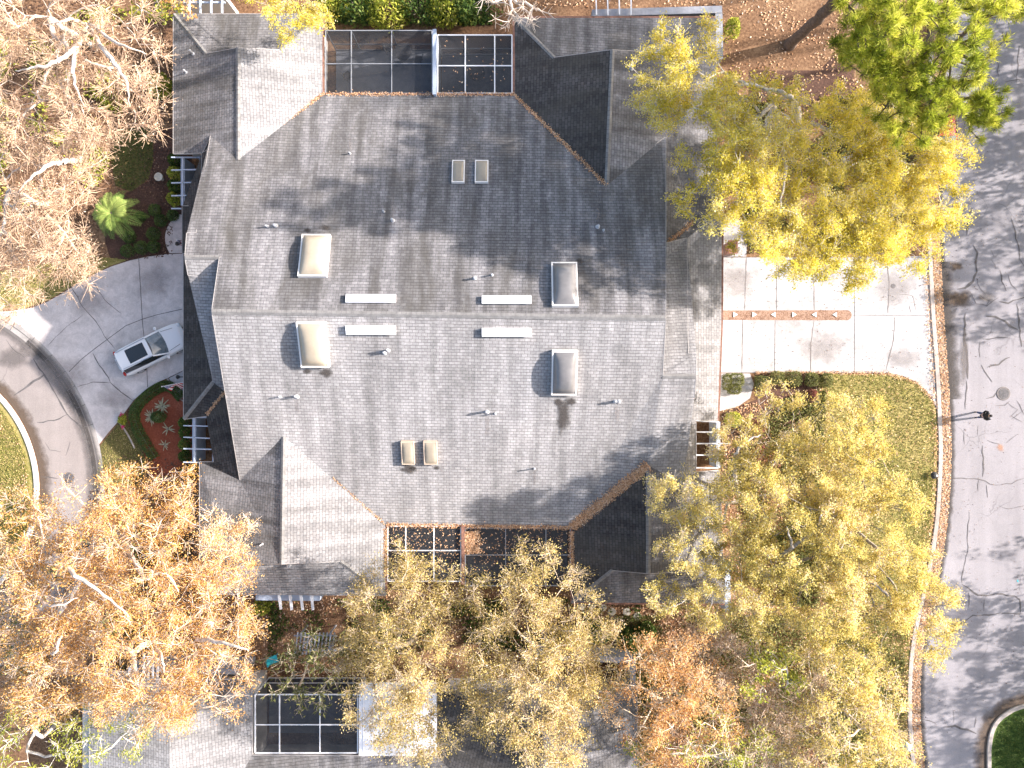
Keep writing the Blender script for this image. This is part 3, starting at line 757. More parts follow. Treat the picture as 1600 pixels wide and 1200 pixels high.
for r in ((627, 690, 647, 727), (662, 690, 683, 727)):
    skylight(*r, M['curb_tan'], M['dome_tan'], 0.3, 0.1, 'small tan framed skylight of the lower pair')
# white slot vents near the ridge
for x0, y0, x1, y1 in ((541, 461, 619, 475), (541, 507, 619, 522), (753, 463, 830, 477), (753, 511, 830, 525)):
    loc, Rm = frame_on((x0 + x1) / 2, (y0 + y1) / 2)
    k = (CAM_H - loc.z) / FPX
    W, L, hh = (x1 - x0) * k, (y1 - y0) * k, 0.2
    bm = bmesh.new()
    bm_box(bm, (0, 0, hh - 0.02), (W, L, 0.04)); bm_box(bm, (0, 0, hh / 2 - 0.02), (W - 0.06, L - 0.1, hh - 0.02))
    bmesh.ops.bevel(bm, geom=bm.edges[:], offset=0.008, segments=1, affect='EDGES')
    bmesh.ops.transform(bm, matrix=Matrix.Translation(loc - H0) @ Rm.to_4x4(), verts=bm.verts)
    from_bm('ridge_vent', bm, M['vent_white'], house)
# pipes
PIPES = [(547, 240, 0.25, .05), (600, 331, .3, .06), (614, 345, .45, .09), (418, 354, .3, .07), (431, 353, .3, .1), (742, 435, .35, .09), (769, 430, .3, .07), (934, 355, .4, .1), (943, 360, .25, .06), (601, 551, .3, .09), (607, 547, .45, .08), (464, 619, .35, .1), (438, 620, .25, .06), (761, 643, .45, .1), (774, 646, .3, .06), (961, 627, .4, .09), (967, 627, .35, .1), (835, 732, .4, .06), (302, 84, .5, .08), (291, 113, .35, .07), (410, 850, .45, .06), (452, 883, .3, .1), (986, 107, .4, .1)]
for px, py, h, r in PIPES:
    loc, n = roof_hit(px, py)
    loc = loc - H0
    bm = bmesh.new()
    bm_cyl(bm, loc - Vector((0, 0, 0.1)), loc + Vector((0, 0, h)), r * 0.75, r * 0.75, 10)
    bm_cyl(bm, loc + Vector((0, 0, h - 0.02)), loc + Vector((0, 0, h + 0.06)), r, r * 0.7, 10)
    bm_cyl(bm, loc - Vector((0, 0, 0.08)), loc + Vector((0, 0, 0.05)), r * 2.0, r * 1.1, 10)
    from_bm('vent_pipe', bm, M['galv'], house)
# stains by the skylights
def roof_stain(px, py, rx, ry):
    V = []; F = []; uv = []; n = 16
    pts = [(px, py)] + [(px + rx * random.uniform(.7, 1.2) * math.cos(i / n * 6.283), py + ry * random.uniform(.7, 1.2) * math.sin(i / n * 6.283)) for i in range(n)]
    for x, y in pts:
        l, nn = roof_hit(x, y); V.append(tuple(l + nn * 0.02 - H0))
    F = [(0, 1 + i, 1 + (i + 1) % n) for i in range(n)]
    me = bpy.data.meshes.new('stain'); me.from_pydata(V, [], F)
    u = me.uv_layers.new(name='UVMap')
    for lp in me.loops: u.data[lp.index].uv = (0, 0 if lp.vertex_index == 0 else 1)
    link_mesh('stain', me, M['stain'] if rx > 7.5 else M['stain_faint'], house)
for s in ((509, 356, 14, 7), (480, 360, 9, 5), (510, 583, 14, 11), (480, 580, 10, 6), (872, 628, 11, 9), (893, 627, 12, 9), (905, 408, 11, 7), (645, 731, 8, 4), (682, 731, 8, 5), (640, 733, 16, 10), (880, 650, 16, 40), (515, 376, 5, 6), (614, 325, 5, 26), (547, 225, 4, 18), (934, 335, 6, 24), (464, 635, 5, 22), (761, 662, 6, 24), (964, 646, 6, 22), (835, 748, 4, 16)):
    roof_stain(*s)

# screened patios
def cage(x0, y0, x1, y1, xs, ys, z, bar, w, open_side, scr, label, parent=None, off=None, floor=True):
    parent = parent or house; off = off if off is not None else H0
    bm = bmesh.new()
    q = lambda x, y, zz=z: P(x, y, z) * 1.0 + Vector((0, 0, zz - z)) - off
    for xx in [x0, x1] + xs: bm_bar(bm, q(xx, y0), q(xx, y1), w, 0.1)
    for yy in [y0, y1] + ys: bm_bar(bm, q(x0, yy), q(x1, yy), w * 0.92, 0.098)
    yo = y0 if open_side == 'n' else y1
    for xx in [x0, x1] + xs:
        p = q(xx, yo); bm_bar(bm, (p.x, p.y, p.z - 0.05), (p.x, p.y, 0.05 - off.z), w, w)
    p, r = q(x0, yo), q(x1, yo)
    for zz in (0.12, 1.0): bm_bar(bm, (p.x, p.y, zz - off.z), (r.x, r.y, zz - off.z), w * 0.8, 0.08)
    o = from_bm('screen_enclosure', bm, bar, parent); o['label'] = label
    V = [tuple(q(x0, y0)), tuple(q(x1, y0)), tuple(q(x1, y1)), tuple(q(x0, y1))]
    np_mesh('roof_screen', V, [(3, 2, 1, 0)], scr, o)
    V = [(p.x, p.y, p.z), (r.x, r.y, r.z), (r.x, r.y, 0.1 - off.z), (p.x, p.y, 0.1 - off.z)]
    np_mesh('side_screen', V, [(0, 1, 2, 3)], scr, o)
    if floor:
        a, b = P(x0, y0, z), P(x1, y1, z)
        poly_obj('patio_deck', [(a.x, a.y, 0.05), (b.x, a.y, 0.05), (b.x, b.y, 0.05), (a.x, b.y, 0.05)], M['deck'])
cage(509, 48, 675, 146, [549, 612], [100], 2.95, M['alu_grey'], 0.06, 'n', M['screen_light'], 'screened patio with bluish deck under a dark screen')
cage(684, 55, 800, 146, [727, 773], [103], 2.95, M['alu_white'], 0.075, 'n', M['screen'], 'screened patio with bright white frame bars')
cage(606, 822, 720, 908, [634, 678], [860], 2.8, M['alu_white'], 0.07, 's', M['screen'], 'screened patio strewn with leaves at the lower left')
cage(727, 825, 891, 915, [790, 853], [867], 2.8, M['alu_grey'], 0.06, 's', M['screen'], 'screened patio with heap of rust coloured leaves on its screen')
# party walls between the patios
for (xa, xb, y0, y1, z, wm) in ((677, 681, 47, 147, 3.5, M['bluewhite']), (722, 725, 822, 912, 2.95, M['gutter'])):
    a, b = P(xa, y0, z), P(xb, y1, z)
    bm = bmesh.new(); bm_box(bm, Vector(((a.x + b.x) / 2, (a.y + b.y) / 2, z / 2)) - H0, (b.x - a.x, a.y - b.y, z))
    bm_box(bm, Vector(((a.x + b.x) / 2, (a.y + b.y) / 2, z + 0.03)) - H0, (b.x - a.x + 0.08, a.y - b.y + 0.08, 0.06))
    from_bm('party_wall', bm, wm, house)

# courtyard wells with trellis beams
def trellis(name, beams, z, mat, label=None, w=0.075, h=0.12):
    bm = bmesh.new()
    for i, (x0, y0, x1, y1) in enumerate(beams):
        zz = z + (0.02 if i % 2 else 0.0)
        bm_bar(bm, P(x0, y0, zz) - H0, P(x1, y1, zz) - H0, w, h)
    o = from_bm(name, bm, mat, house)
    if label: o['label'] = label
    return o
def low_wall(x0, y0, x1, y1, z, t, mat, parent=None, name='courtyard_wall'):
    a, b = P(x0, y0, z), P(x1, y1, z)
    off = H0 if parent else Vector((0, 0, 0))
    bm = bmesh.new()
    bm_bar(bm, Vector((a.x, a.y, z / 2)) - off, Vector((b.x, b.y, z / 2)) - off, t, z)
    bm_bar(bm, Vector((a.x, a.y, z + 0.03)) - off, Vector((b.x, b.y, z + 0.03)) - off, t + 0.06, 0.06)
    return from_bm(name, bm, mat, parent)
trellis('trellis', [(333, 651, 333, 723), (287, 652, 333, 652), (304, 651, 304, 722), (287, 665, 331, 666), (287, 683, 331, 685), (287, 701, 331, 702), (287, 722, 334, 723)], 2.75, M['bluewhite'], 'white trellis tinted with bluish shade over the lower left courtyard')
trellis('trellis', [(313, 244, 313, 322), (268, 246, 313, 246), (286, 245, 286, 322), (268, 266, 312, 265), (268, 286, 312, 285), (268, 306, 312, 305), (268, 326, 284, 326)], 2.75, M['bluewhite'], 'white trellis tinted with bluish shade over the upper left courtyard')
trellis('trellis', [(1087, 658, 1087, 731), (1087, 658, 1123, 659), (1122, 658, 1122, 731), (1087, 675, 1123, 675), (1087, 693, 1140, 693), (1087, 711, 1128, 711), (1087, 731, 1123, 731)], 2.75, M['alu_white'], 'white trellis over the right hand courtyard')
low_wall(304, 653, 304, 721, 1.6, 0.2, M['bluewhite'], house); low_wall(286, 247, 286, 321, 1.6, 0.2, M['bluewhite'], house); low_wall(1122, 659, 1122, 731, 1.9, 0.2, M['bluewhite'], house)
trellis('trellis', [(932, 24, 931, -14), (950, 24, 949, -14), (968, 24, 967, -14), (986, 24, 986, -14)], 2.55, M['alu_white'], 'white trellis bars over the top edge')
low_wall(925, 21, 1128, 15, 2.3, 0.42, M['ledge'], house); low_wall(1123, 21, 1124, 92, 2.25, 0.42, M['ledge'], house)
trellis('trellis', [(436, 929, 439, 952), (453, 929, 456, 953), (470, 929, 473, 953), (487, 929, 489, 953)], 2.55, M['paint'], 'white trellis bars over the lower edge', 0.16, 0.1)
low_wall(400, 932, 500, 933, 2.3, 0.42, M['bluewhite'], house); low_wall(1137, 880, 1137, 957, 2.2, 0.3, M['bluewhite'], house)
trellis('trellis', [(1126, 905, 1140, 905), (1126, 922, 1140, 922), (1126, 938, 1140, 938), (1126, 904, 1126, 939)], 2.4, M['paint'])
for x0, y0, x1, y1 in ((286, 652, 334, 723), (268, 243, 314, 323), (1087, 657, 1123, 732)):
    pass

# ------------------------------------------------------------------ neighbour house to the south
nb = empty('neighbour_house', P(560, 1180, 0))
tag(nb, 'neighbouring grey roofed house along the bottom edge, half hidden by trees', 'house')
N0 = nb.location.copy()
allf = []
nr = [[(140, 1062, 2.9), (265, 1140, 4.6), (265, 1330, 4.6), (140, 1330, 2.9)], [(140, 1062, 2.9), (393, 1062, 2.9), (265, 1140, 4.6)], [(393, 1062, 2.9), (394, 1180, 2.9), (310, 1330, 4.3), (265, 1330, 4.6), (265, 1140, 4.6)],
      [(394, 1180, 2.9), (683, 1182, 2.9), (830, 1330, 5.4), (310, 1330, 4.3)], [(683, 1182, 2.9), (683, 1075, 2.9), (850, 1140, 4.8), (850, 1330, 5.3), (830, 1330, 5.4)], [(683, 1075, 2.9), (995, 1075, 2.9), (850, 1140, 4.8)], [(995, 1075, 2.9), (995, 1330, 2.9), (850, 1330, 5.3), (850, 1140, 4.8)]]
roof_part('roof', nr, nb, N0, [M['shingle'], M['shingle_shade'], M['shingle_deep_shade']], [0, 1, 0, 1, 2, 1, 1])
fascia_part('fascia', allf, nb, N0)
bm = bmesh.new()
for x0, x1, y0, y1 in ((-29, -17.4, -32, -20.3), (-17.3, 8.2, -32, -25.6), (-4.5, 8.2, -25.5, -20.9)):
    bm_box(bm, Vector(((x0 + x1) / 2, (y0 + y1) / 2, 1.28)) - N0, (x1 - x0, y1 - y0, 2.56))
from_bm('wall', bm, M['stucco'], nb)
cage(399, 1085, 559, 1176, [437, 500], [1132], 2.85, M['alu_white'], 0.07, 'n', M['screen'], 'dark screened patio of the neighbouring house', nb, N0)
bm = bmesh.new()
a, b = P(561, 1066, 2.95), P(682, 1180, 2.95)
bm_box(bm, Vector(((a.x + b.x) / 2, (a.y + b.y) / 2, 2.95)) - N0, (b.x - a.x, a.y - b.y, 0.1))
for i in range(9): bm_box(bm, Vector((a.x + (b.x - a.x) * (i + 0.5) / 9, (a.y + b.y) / 2, 3.012)) - N0, (0.05, a.y - b.y - 0.1, 0.03))
from_bm('patio_roof', bm, M['vent_white'], nb)
bm = bmesh.new()
a, b = P(838, 1026, 2.2), P(988, 1032, 2.2); c = P(989, 1075, 2.2)
for p, q in ((a, b), (b, c)):
    bm_bar(bm, Vector((p.x, p.y, 1.1)) - N0, Vector((q.x, q.y, 1.1)) - N0, 0.4, 2.2)
o = from_bm('courtyard_wall', bm, M['ledge'], nb)
a, b = P(200, 1047, 2.4), P(380, 1050, 2.4)
bm = bmesh.new(); bm_bar(bm, Vector((a.x, a.y, 1.2)) - N0, Vector((b.x, b.y, 1.2)) - N0, 0.35, 2.4)
for i in range(4):
    p = P(225 + i * 7, 1048, 2.55); bm_bar(bm, p - N0 + Vector((0, 1.2, 0)), p - N0 + Vector((0, -0.8, 0)), 0.1, 0.12)
from_bm('courtyard_wall', bm, M['ledge'], nb)

# a corner of the house to the north
nn_ = empty('northern_house', P(330, -20, 0)); NN0 = nn_.location.copy()
tag(nn_, 'dark trellised house corner peeping in at the upper left edge', 'house')
bm = bmesh.new()
a, b = P(255, -6, 2.4), P(352, -6, 2.4)
bm_bar(bm, Vector((a.x, a.y, 1.2)) - NN0, Vector((b.x, b.y, 1.2)) - NN0, 0.3, 2.4)
bm_box(bm, Vector((a.x + 3, a.y + 5, 1.3)) - NN0, (9, 6, 2.6))
from_bm('wall', bm, M['stucco'], nn_)
bm = bmesh.new()
for i in range(4):
    p = P(296 + i * 17, 8, 2.6); bm_bar(bm, p - NN0 + Vector((0, 1.2, 0)), p - NN0 + Vector((0, -0.55, 0)), 0.1, 0.12)
p, q = P(285, 4, 2.5), P(352, 4, 2.5); bm_bar(bm, p - NN0, q - NN0, 0.1, 0.12)
from_bm('trellis', bm, M['bluewhite'], nn_)

#@@TREES
# ------------------------------------------------------------------ trees and plants
def tubes(p0, p1, r0, r1, sides):
    d = p1 - p0
    L = np.linalg.norm(d, axis=1, keepdims=True) + 1e-9
    d = d / L
    ref = np.where(np.abs(d[:, 2:3]) > 0.9, np.array([[1.0, 0, 0]]), np.array([[0, 0, 1.0]]))
    u = np.cross(d, ref); u /= np.linalg.norm(u, axis=1, keepdims=True) + 1e-9
    v = np.cross(d, u)
    n = len(p0)
    ang = np.arange(sides) / sides * 2 * np.pi
    ring = np.cos(ang)[None, :, None] * u[:, None, :] + np.sin(ang)[None, :, None] * v[:, None, :]
    V = np.concatenate([p0[:, None, :] + ring * r0[:, None, None], p1[:, None, :] + ring * r1[:, None, None]], axis=1).reshape(-1, 3)
    j = np.arange(sides); j2 = (j + 1) % sides
    F = np.stack([j, j2, j2 + sides, j + sides], 1)[None] + (np.arange(n) * 2 * sides)[:, None, None]
    return V, F.reshape(-1, 4)

def unit(a): return a / (np.linalg.norm(a, axis=-1, keepdims=True) + 1e-9)

def leaf_quads(c, axis, length, width, g, up=0.6):
    """diamond leaves: centre c, long axis, random facing biased upward"""
    n = len(c)
    nor = g.normal(size=(n, 3)) + np.array([0, 0, up])
    a = unit(axis)
    b = unit(np.cross(nor, a))
    fold = unit(np.cross(a, b)) * (width * 0.18)[:, None]
    l2 = (length / 2)[:, None]; w2 = (width / 2)[:, None]
    V = np.stack([c - a * l2, c + b * w2 + fold, c + a * l2, c - b * w2 + fold], 1).reshape(-1, 3)
    return V, np.arange(n * 4).reshape(n, 4)

def nz3(p, s, seed):
    q = p * s + seed * 3.1
    return (np.sin(q[:, 0] * 1.7 + 1.3 * np.sin(q[:, 1] * 1.1)) + np.sin(q[:, 1] * 2.1 + 1.7 * np.sin(q[:, 2] * 1.3 + q[:, 0])) + np.sin(q[:, 2] * 1.9 + q[:, 0] * 1.2)) / 3

def build_tree(name, label, cat, base, blobs, dens, leaf, bark, seed, height, trunk_r=0.22, nleaf=26, size=0.15, asp=0.5, spread=0.34, twigs=5, twig_len=0.55, twig_r=0.012, thick=2.2, group=None, bf=0.35, gap=-0.25, twig_mat=None, tip_r=0.016, fork=0.3, needle=False, ups=0.6, limbs=(), follow=0.7):
    g = np.random.default_rng(seed)
    B = np.array(P(base[0], base[1], 0.0))
    tg = []
    for bl in blobs:
        bx, by, br = bl[0], bl[1], bl[2]
        zt = bl[3] if len(bl) > 3 else height
        rm = br * (CAM_H - zt) / FPX
        n = max(3, int(dens * (bl[4] if len(bl) > 4 else 1.0) * math.pi * rm * rm))
        c = np.array(P(bx, by, zt))
        rho = np.sqrt(g.random(n)); th = g.random(n) * 2 * np.pi
        wob = 1 + 0.16 * np.sin(th * 3 + seed + bx) + 0.12 * np.sin(th * 5 + by)
        z = zt - 0.35 * rm * rho ** 2 - np.abs(g.normal(size=n)) * thick * 0.55
        # keep the crown's outline where it is seen, whatever the height
        k = (CAM_H - z) / (CAM_H - zt)
        p = np.stack([(c[0] + rm * rho * wob * np.cos(th)) * k, (c[1] + rm * rho * wob * np.sin(th)) * k, z], 1)
        tg.append(p)
    T = np.concatenate(tg)
    T = T[nz3(T, 0.9, seed) + 0.5 * nz3(T, 2.3, seed + 5) > gap]
    T[:, 2] = np.maximum(T[:, 2], 0.6)
    cen = T.mean(0)
    # trunk leaning a little towards the crown's middle
    fz = height * fork
    nodes = [B.copy()]; par = [-1]; plen = [0.0]
    top = np.array([B[0] + (cen[0] - B[0]) * 0.18, B[1] + (cen[1] - B[1]) * 0.18, fz])
    nt = max(2, int(fz / 0.8))
    for i in range(1, nt + 1):
        t = i / nt
        q = B + (top - B) * t + g.normal(size=3) * 0.05 * (1 if i < nt else 0)
        nodes.append(q); par.append(len(nodes) - 2); plen.append(plen[-1] + np.linalg.norm(nodes[-1] - nodes[-2]))
    cap = len(T) * 14 + 100
    N = np.zeros((cap, 3)); PL = np.zeros(cap); PA = np.full(cap, -1)
    k = len(nodes); N[:k] = nodes; PL[:k] = plen; PA[:k] = par
    first = max(1, nt - 1)
    order = np.argsort(np.linalg.norm(T - top, axis=1) + g.random(len(T)) * 1.5)
    tip = []; tdir = []
    for i in order:
        t = T[i]
        dd = np.linalg.norm(N[first:k] - t, axis=1)
        cost = dd + bf * PL[first:k] + 0.6 * np.maximum(0, N[first:k, 2] - t[2])
        j = int(np.argmin(cost)) + first
        L = dd[j - first]
        m = max(1, int(L / 0.55))
        prev = j; a = N[j].copy()
        side = g.normal(size=3) * L * 0.07; side[2] = abs(side[2]) * 0.6
        for s in range(1, m + 1):
            if k >= cap: break
            u = s / m
            q = a + (t - a) * u + side * math.sin(u * math.pi) + (g.normal(size=3) * 0.05 if s < m else 0)
            N[k] = q; PA[k] = prev; PL[k] = PL[prev] + np.linalg.norm(q - N[prev]); prev = k; k += 1
        tip.append(prev); tdir.append(t - N[PA[prev]])
    N = N[:k]; PA = PA[:k]
    cnt = np.zeros(k); cnt[tip] = 1
    for i in range(k - 1, 0, -1): cnt[PA[i]] += cnt[i]
    rad = np.clip(tip_r * np.maximum(cnt, 1) ** 0.46, tip_r, trunk_r * 1.15)
    rad[:1] *= 1.35
    ch = np.arange(1, k)
    p0, p1, r0, r1 = N[PA[ch]], N[ch], np.minimum(rad[PA[ch]], rad[ch] * 1.35), rad[ch]
    p1e = p1 + (p1 - p0) * 0.06
    big = r1 > 0.05
    root = empty(name, B)
    tag(root, label, cat, group)
    Vs, Fs = [], []; o = 0
    for msk, sd in ((big, 7), (~big, 3)):
        if msk.any():
            V, F = tubes(p0[msk], p1e[msk], r0[msk], r1[msk], sd)
            Vs.append(V); Fs.append(F + o); o += len(V)
    for li_ in limbs:
        pts, ra, rb_ = li_
        sp = smooth_path([P(*q) for q in pts], 5)
        A_ = np.array([tuple(q) for q in sp]); A_[1:-1] += g.normal(size=(len(A_) - 2, 3)) * 0.04
        A_[:, 2] -= np.linspace(0.6, 1.3, len(A_))
        rr_ = ra * 0.72 * (1 - np.linspace(0, 1, len(A_)) ** 1.3) + 0.02
        V, F = tubes(A_[:-1], A_[1:] + (A_[1:] - A_[:-1]) * .08, rr_[:-1], rr_[1:], 8)
        Vs.append(V); Fs.append(F + o); o += len(V)
    # twigs
    tips = N[tip]; td = unit(np.array(tdir))
    nT = len(tips)
    if twigs:
        ti = np.repeat(np.arange(nT), twigs)
        dirs = unit(td[ti] * follow + g.normal(size=(len(ti), 3)) * np.array([0.8, 0.8, 0.5]) + np.array([0, 0, 0.25]))
        ln = twig_len * g.uniform(0.45, 1.25, len(ti))
        q0 = tips[ti]; q1 = q0 + dirs * ln[:, None]
        mid = (q0 + q1) / 2 + g.normal(size=q0.shape) * 0.05 * twig_len
        a0 = np.concatenate([q0, mid]); a1 = np.concatenate([mid, q1])
        rr = np.full(len(ti), twig_r)
        V, F = tubes(a0, a1, np.concatenate([rr, rr * 0.75]), np.concatenate([rr * 0.75, rr * 0.4]), 3)
        if twig_mat is None: Vs.append(V); Fs.append(F + o); o += len(V)
    np_mesh('trunk', np.concatenate(Vs) - B, np.concatenate(Fs), bark, root, smooth=True)
    if twigs and twig_mat is not None:
        np_mesh('twigs', V - B, F, twig_mat, root)
    # leaves
    if nleaf and leaf:
        keep = g.random(nT) < 0.96
        nl = np.maximum(1, (nleaf * g.uniform(0.35, 1.5, nT) * keep)).astype(int)
        li = np.repeat(np.arange(nT), nl)
        n = len(li)
        if needle:
            dirs = unit(g.normal(size=(n, 3)) + td[li] * 0.8 + np.array([0, 0, 0.45]))
            lens = size * g.uniform(0.7, 1.2, n)
            c = tips[li] + g.normal(size=(n, 3)) * spread * np.array([1, 1, 0.6]) * g.random((n, 1)) + dirs * (lens / 2)[:, None]
            V, F = leaf_quads(c, dirs, lens, lens * asp, g, ups)
        else:
            if twigs:
                tw = li * twigs + g.integers(0, twigs, n)
                t = g.uniform(0.15, 1.1, n)[:, None]
                c = q0[tw] + (q1[tw] - q0[tw]) * t + g.normal(size=(n, 3)) * spread * np.array([1, 1, 0.7]) * 0.42
                ax = dirs[tw] + g.normal(size=(n, 3)) * 0.7
            else:
                c = tips[li] + g.normal(size=(n, 3)) * spread * np.array([1, 1, 0.7]); ax = g.normal(size=(n, 3))
            lens = size * g.uniform(0.6, 1.3, n)
            V, F = leaf_quads(c, ax, lens, lens * asp * g.uniform(0.7, 1.2, n), g, ups)
        clump = 0.5 + 0.5 * nz3(tips, 0.55, seed + 2)
        tint = 0.5 + 0.42 * (clump[li] - 0.5) + g.normal(size=n) * 0.2 + (g.random(nT)[li] - 0.5) * 0.5
        np_mesh('crown', V - B, F, leaf, root, np.clip(tint, 0, 1))
    return root

OAKY = dict(nleaf=240, size=0.115, asp=0.58, spread=0.30, twigs=7, twig_len=0.66, twig_r=0.014, tip_r=0.012)
G_OAK = 'yellow leaved oaks around the villa'
build_tree('oak_tree', 'bright yellow oak overhanging the upper right wing roof', 'tree', (1195, 215),
    [(1062, 105, 72, 12), (1030, 165, 40, 11.5), (1125, 195, 66, 13), (1215, 190, 70, 12.5), (1115, 285, 62, 12.5), (1195, 310, 78, 13), (1235, 380, 55, 11), (1180, 385, 40, 11), (1090, 140, 60, 12.5), (1160, 250, 70, 13.5)],
    3.6, M['l_yellow'], M['bark_pale'], 11, 12, 0.3, group=G_OAK, limbs=[([(1245, 215, 8.5), (1256, 180, 10.5), (1250, 150, 11.6), (1232, 134, 12), (1190, 122, 12.2), (1150, 120, 12), (1112, 132, 11.6)], .24, .09), ([(1250, 190, 9.5), (1225, 205, 11.4), (1190, 225, 12), (1150, 240, 12)], .15, .07), ([(1230, 225, 10), (1236, 280, 12), (1228, 330, 12.2)], .12, .06)], gap=-0.32, **OAKY)
build_tree('oak_tree', 'golden yellow oak between the upper driveway and the road', 'tree', (1320, 250),
    [(1305, 240, 80, 10.5), (1390, 240, 75, 10), (1460, 235, 50, 9), (1290, 330, 90, 11), (1380, 330, 80, 10), (1450, 320, 65, 9), (1340, 390, 55, 9.5), (1420, 380, 45, 9), (1270, 390, 40, 9.5), (1350, 165, 46, 9, .5), (1265, 185, 44, 8.5, .5)],
    4.0, M['l_yellow'], M['bark_pale'], 12, 12, 0.3, group=G_OAK, limbs=[([(1275, 185, 7), (1310, 200, 8.4), (1345, 220, 9.2), (1375, 250, 9.6)], .13, .05), ([(1345, 220, 8.6), (1362, 285, 9.8), (1368, 310, 10)], .11, .05)], gap=-0.36, **OAKY)
build_tree('oak_tree', 'pale yellow oak beside the right hand courtyard, overhanging the lower right wing', 'tree', (1160, 760),
    [(1165, 690, 48, 8, .8), (1060, 775, 44, 9, .8), (1130, 800, 75, 9.5), (1085, 865, 55, 9.5, .75), (1045, 935, 42, 9, .7), (1205, 645, 48, 7.5, .6), (1130, 925, 58, 9.5), (1210, 740, 62, 9)],
    3.2, M['l_paleyellow'], M['bark_pale'], 13, 9.5, 0.2, group=G_OAK, limbs=[([(1157, 775, 2.5), (1154, 740, 6), (1160, 708, 8.4), (1180, 690, 9.2), (1200, 682, 9.4)], .15, .07)], gap=-0.22, **OAKY)
build_tree('oak_tree', 'broad pale yellow oak over the lawn at the lower right', 'tree', (1290, 830),
    [(1300, 660, 62, 9, .5), (1345, 650, 34, 8.5, .4), (1260, 720, 62, 9.5), (1345, 750, 75, 10), (1250, 825, 90, 11), (1360, 840, 92, 11), (1410, 920, 70, 10), (1455, 960, 42, 9), (1310, 950, 88, 10.5), (1210, 940, 66, 10), (1455, 1010, 28, 8.5), (1190, 860, 60, 10)],
    4.0, M['l_paleyellow'], M['bark_grey'], 14, 11.5, 0.32, group=G_OAK, limbs=[([(1210, 882, 8.8), (1250, 858, 10.4), (1290, 828, 11), (1298, 800, 11)], .17, .09), ([(1245, 860, 10.5), (1243, 830, 11.8)], .09, .05), ([(1395, 935, 9.5), (1385, 925, 10.2), (1370, 918, 10.4)], .1, .05), ([(1290, 828, 10.5), (1330, 800, 10.6), (1370, 780, 10.2)], .1, .05)], gap=-0.26, **OAKY)
OLIV = dict(nleaf=165, size=0.115, asp=0.55, spread=0.42, twigs=9, twig_len=0.75, twig_r=0.016, tip_r=0.012)
build_tree('oak_tree', 'olive brown oak below the leaf strewn patio, left of its twin', 'tree', (650, 985),
    [(640, 935, 78, 9), (585, 965, 55, 8.5), (705, 925, 48, 8.5), (555, 1020, 48, 8), (640, 1040, 80, 10), (600, 1105, 62, 9.5), (675, 1110, 62, 9.5), (630, 1130, 55, 9), (645, 895, 34, 8), (620, 1150, 34, 8.5)],
    2.7, M['l_olive'], M['bark_tan'], 15, 10, 0.22, gap=-0.25, **OLIV)
build_tree('oak_tree', 'olive brown oak over the dark roof at the bottom centre', 'tree', (850, 985),
    [(835, 895, 48, 8.5), (800, 945, 62, 9), (890, 950, 60, 9), (850, 1010, 85, 10), (775, 1035, 62, 9.5), (925, 1010, 45, 8.5), (830, 1100, 78, 10.5), (895, 1100, 52, 9.5), (850, 1165, 62, 10), (765, 1100, 48, 9), (935, 1060, 50, 8.5)],
    2.9, M['l_olive'], M['bark_tan'], 16, 10.5, 0.24, gap=-0.25, **OLIV)
build_tree('cypress_tree', 'green feathery tree beside the dark patio of the neighbouring house', 'tree', (490, 1020),
    [(480, 1010, 46, 8), (455, 1050, 46, 7.5), (520, 1045, 48, 8), (480, 1075, 40, 7.5)], 1.6, M['l_bushes'], M['bark_tan'], 17, 8.5, 0.15,
    nleaf=46, size=0.26, asp=0.28, spread=0.3, twigs=5, twig_len=0.7, twig_r=0.018, gap=-0.3)
# orange trees at the lower left
ORNG = dict(nleaf=170, size=0.108, asp=0.55, spread=0.44, twigs=11, twig_len=0.78, twig_r=0.017, tip_r=0.013)
G_OR = 'orange and tan trees at the left'
build_tree('maple_tree', 'orange leaved tree just below the round manhole, beside the red mulch', 'tree', (160, 850),
    [(185, 772, 44, 10), (140, 828, 66, 11), (40, 842, 66, 10.5), (235, 790, 60, 10), (275, 775, 36, 9), (200, 880, 88, 12), (290, 850, 64, 10.5), (345, 865, 50, 9.5), (375, 840, 22, 9), (95, 920, 88, 11), (10, 900, 60, 10)],
    3.0, M['l_orange'], M['bark_white'], 18, 12, 0.3, group=G_OR, limbs=[([(185, 850, 8), (205, 900, 11), (222, 920, 12.2)], .2, .1), ([(75, 870, 10), (105, 905, 12), (145, 938, 12.6), (185, 978, 12.4)], .18, .09), ([(45, 830, 9), (50, 850, 11), (35, 815, 11.4)], .12, .06), ([(205, 912, 11.6), (245, 905, 12), (262, 935, 12)], .14, .06)], gap=-0.3, **ORNG)
build_tree('maple_tree', 'orange leaved tree over the roof corner of the neighbouring house', 'tree', (235, 1000),
    [(280, 960, 78, 11), (355, 950, 52, 10), (378, 1010, 38, 9.5), (200, 1010, 88, 12), (320, 1050, 74, 10.5), (95, 1035, 80, 11), (25, 1005, 58, 10), (250, 1085, 60, 10.5), (180, 1100, 48, 10), (300, 1115, 28, 9), (60, 1085, 50, 10)],
    3.0, M['l_orange'], M['bark_white'], 19, 12, 0.3, group=G_OR, limbs=[([(225, 1000, 8), (240, 1040, 11.8), (238, 1065, 12)], .14, .07), ([(300, 1005, 10), (345, 1015, 12), (375, 1030, 12)], .15, .06), ([(30, 925, 9), (65, 955, 11.6), (100, 945, 12)], .13, .07), ([(85, 1000, 11), (70, 1030, 12), (55, 1035, 12)], .1, .06)], gap=-0.3, **ORNG)
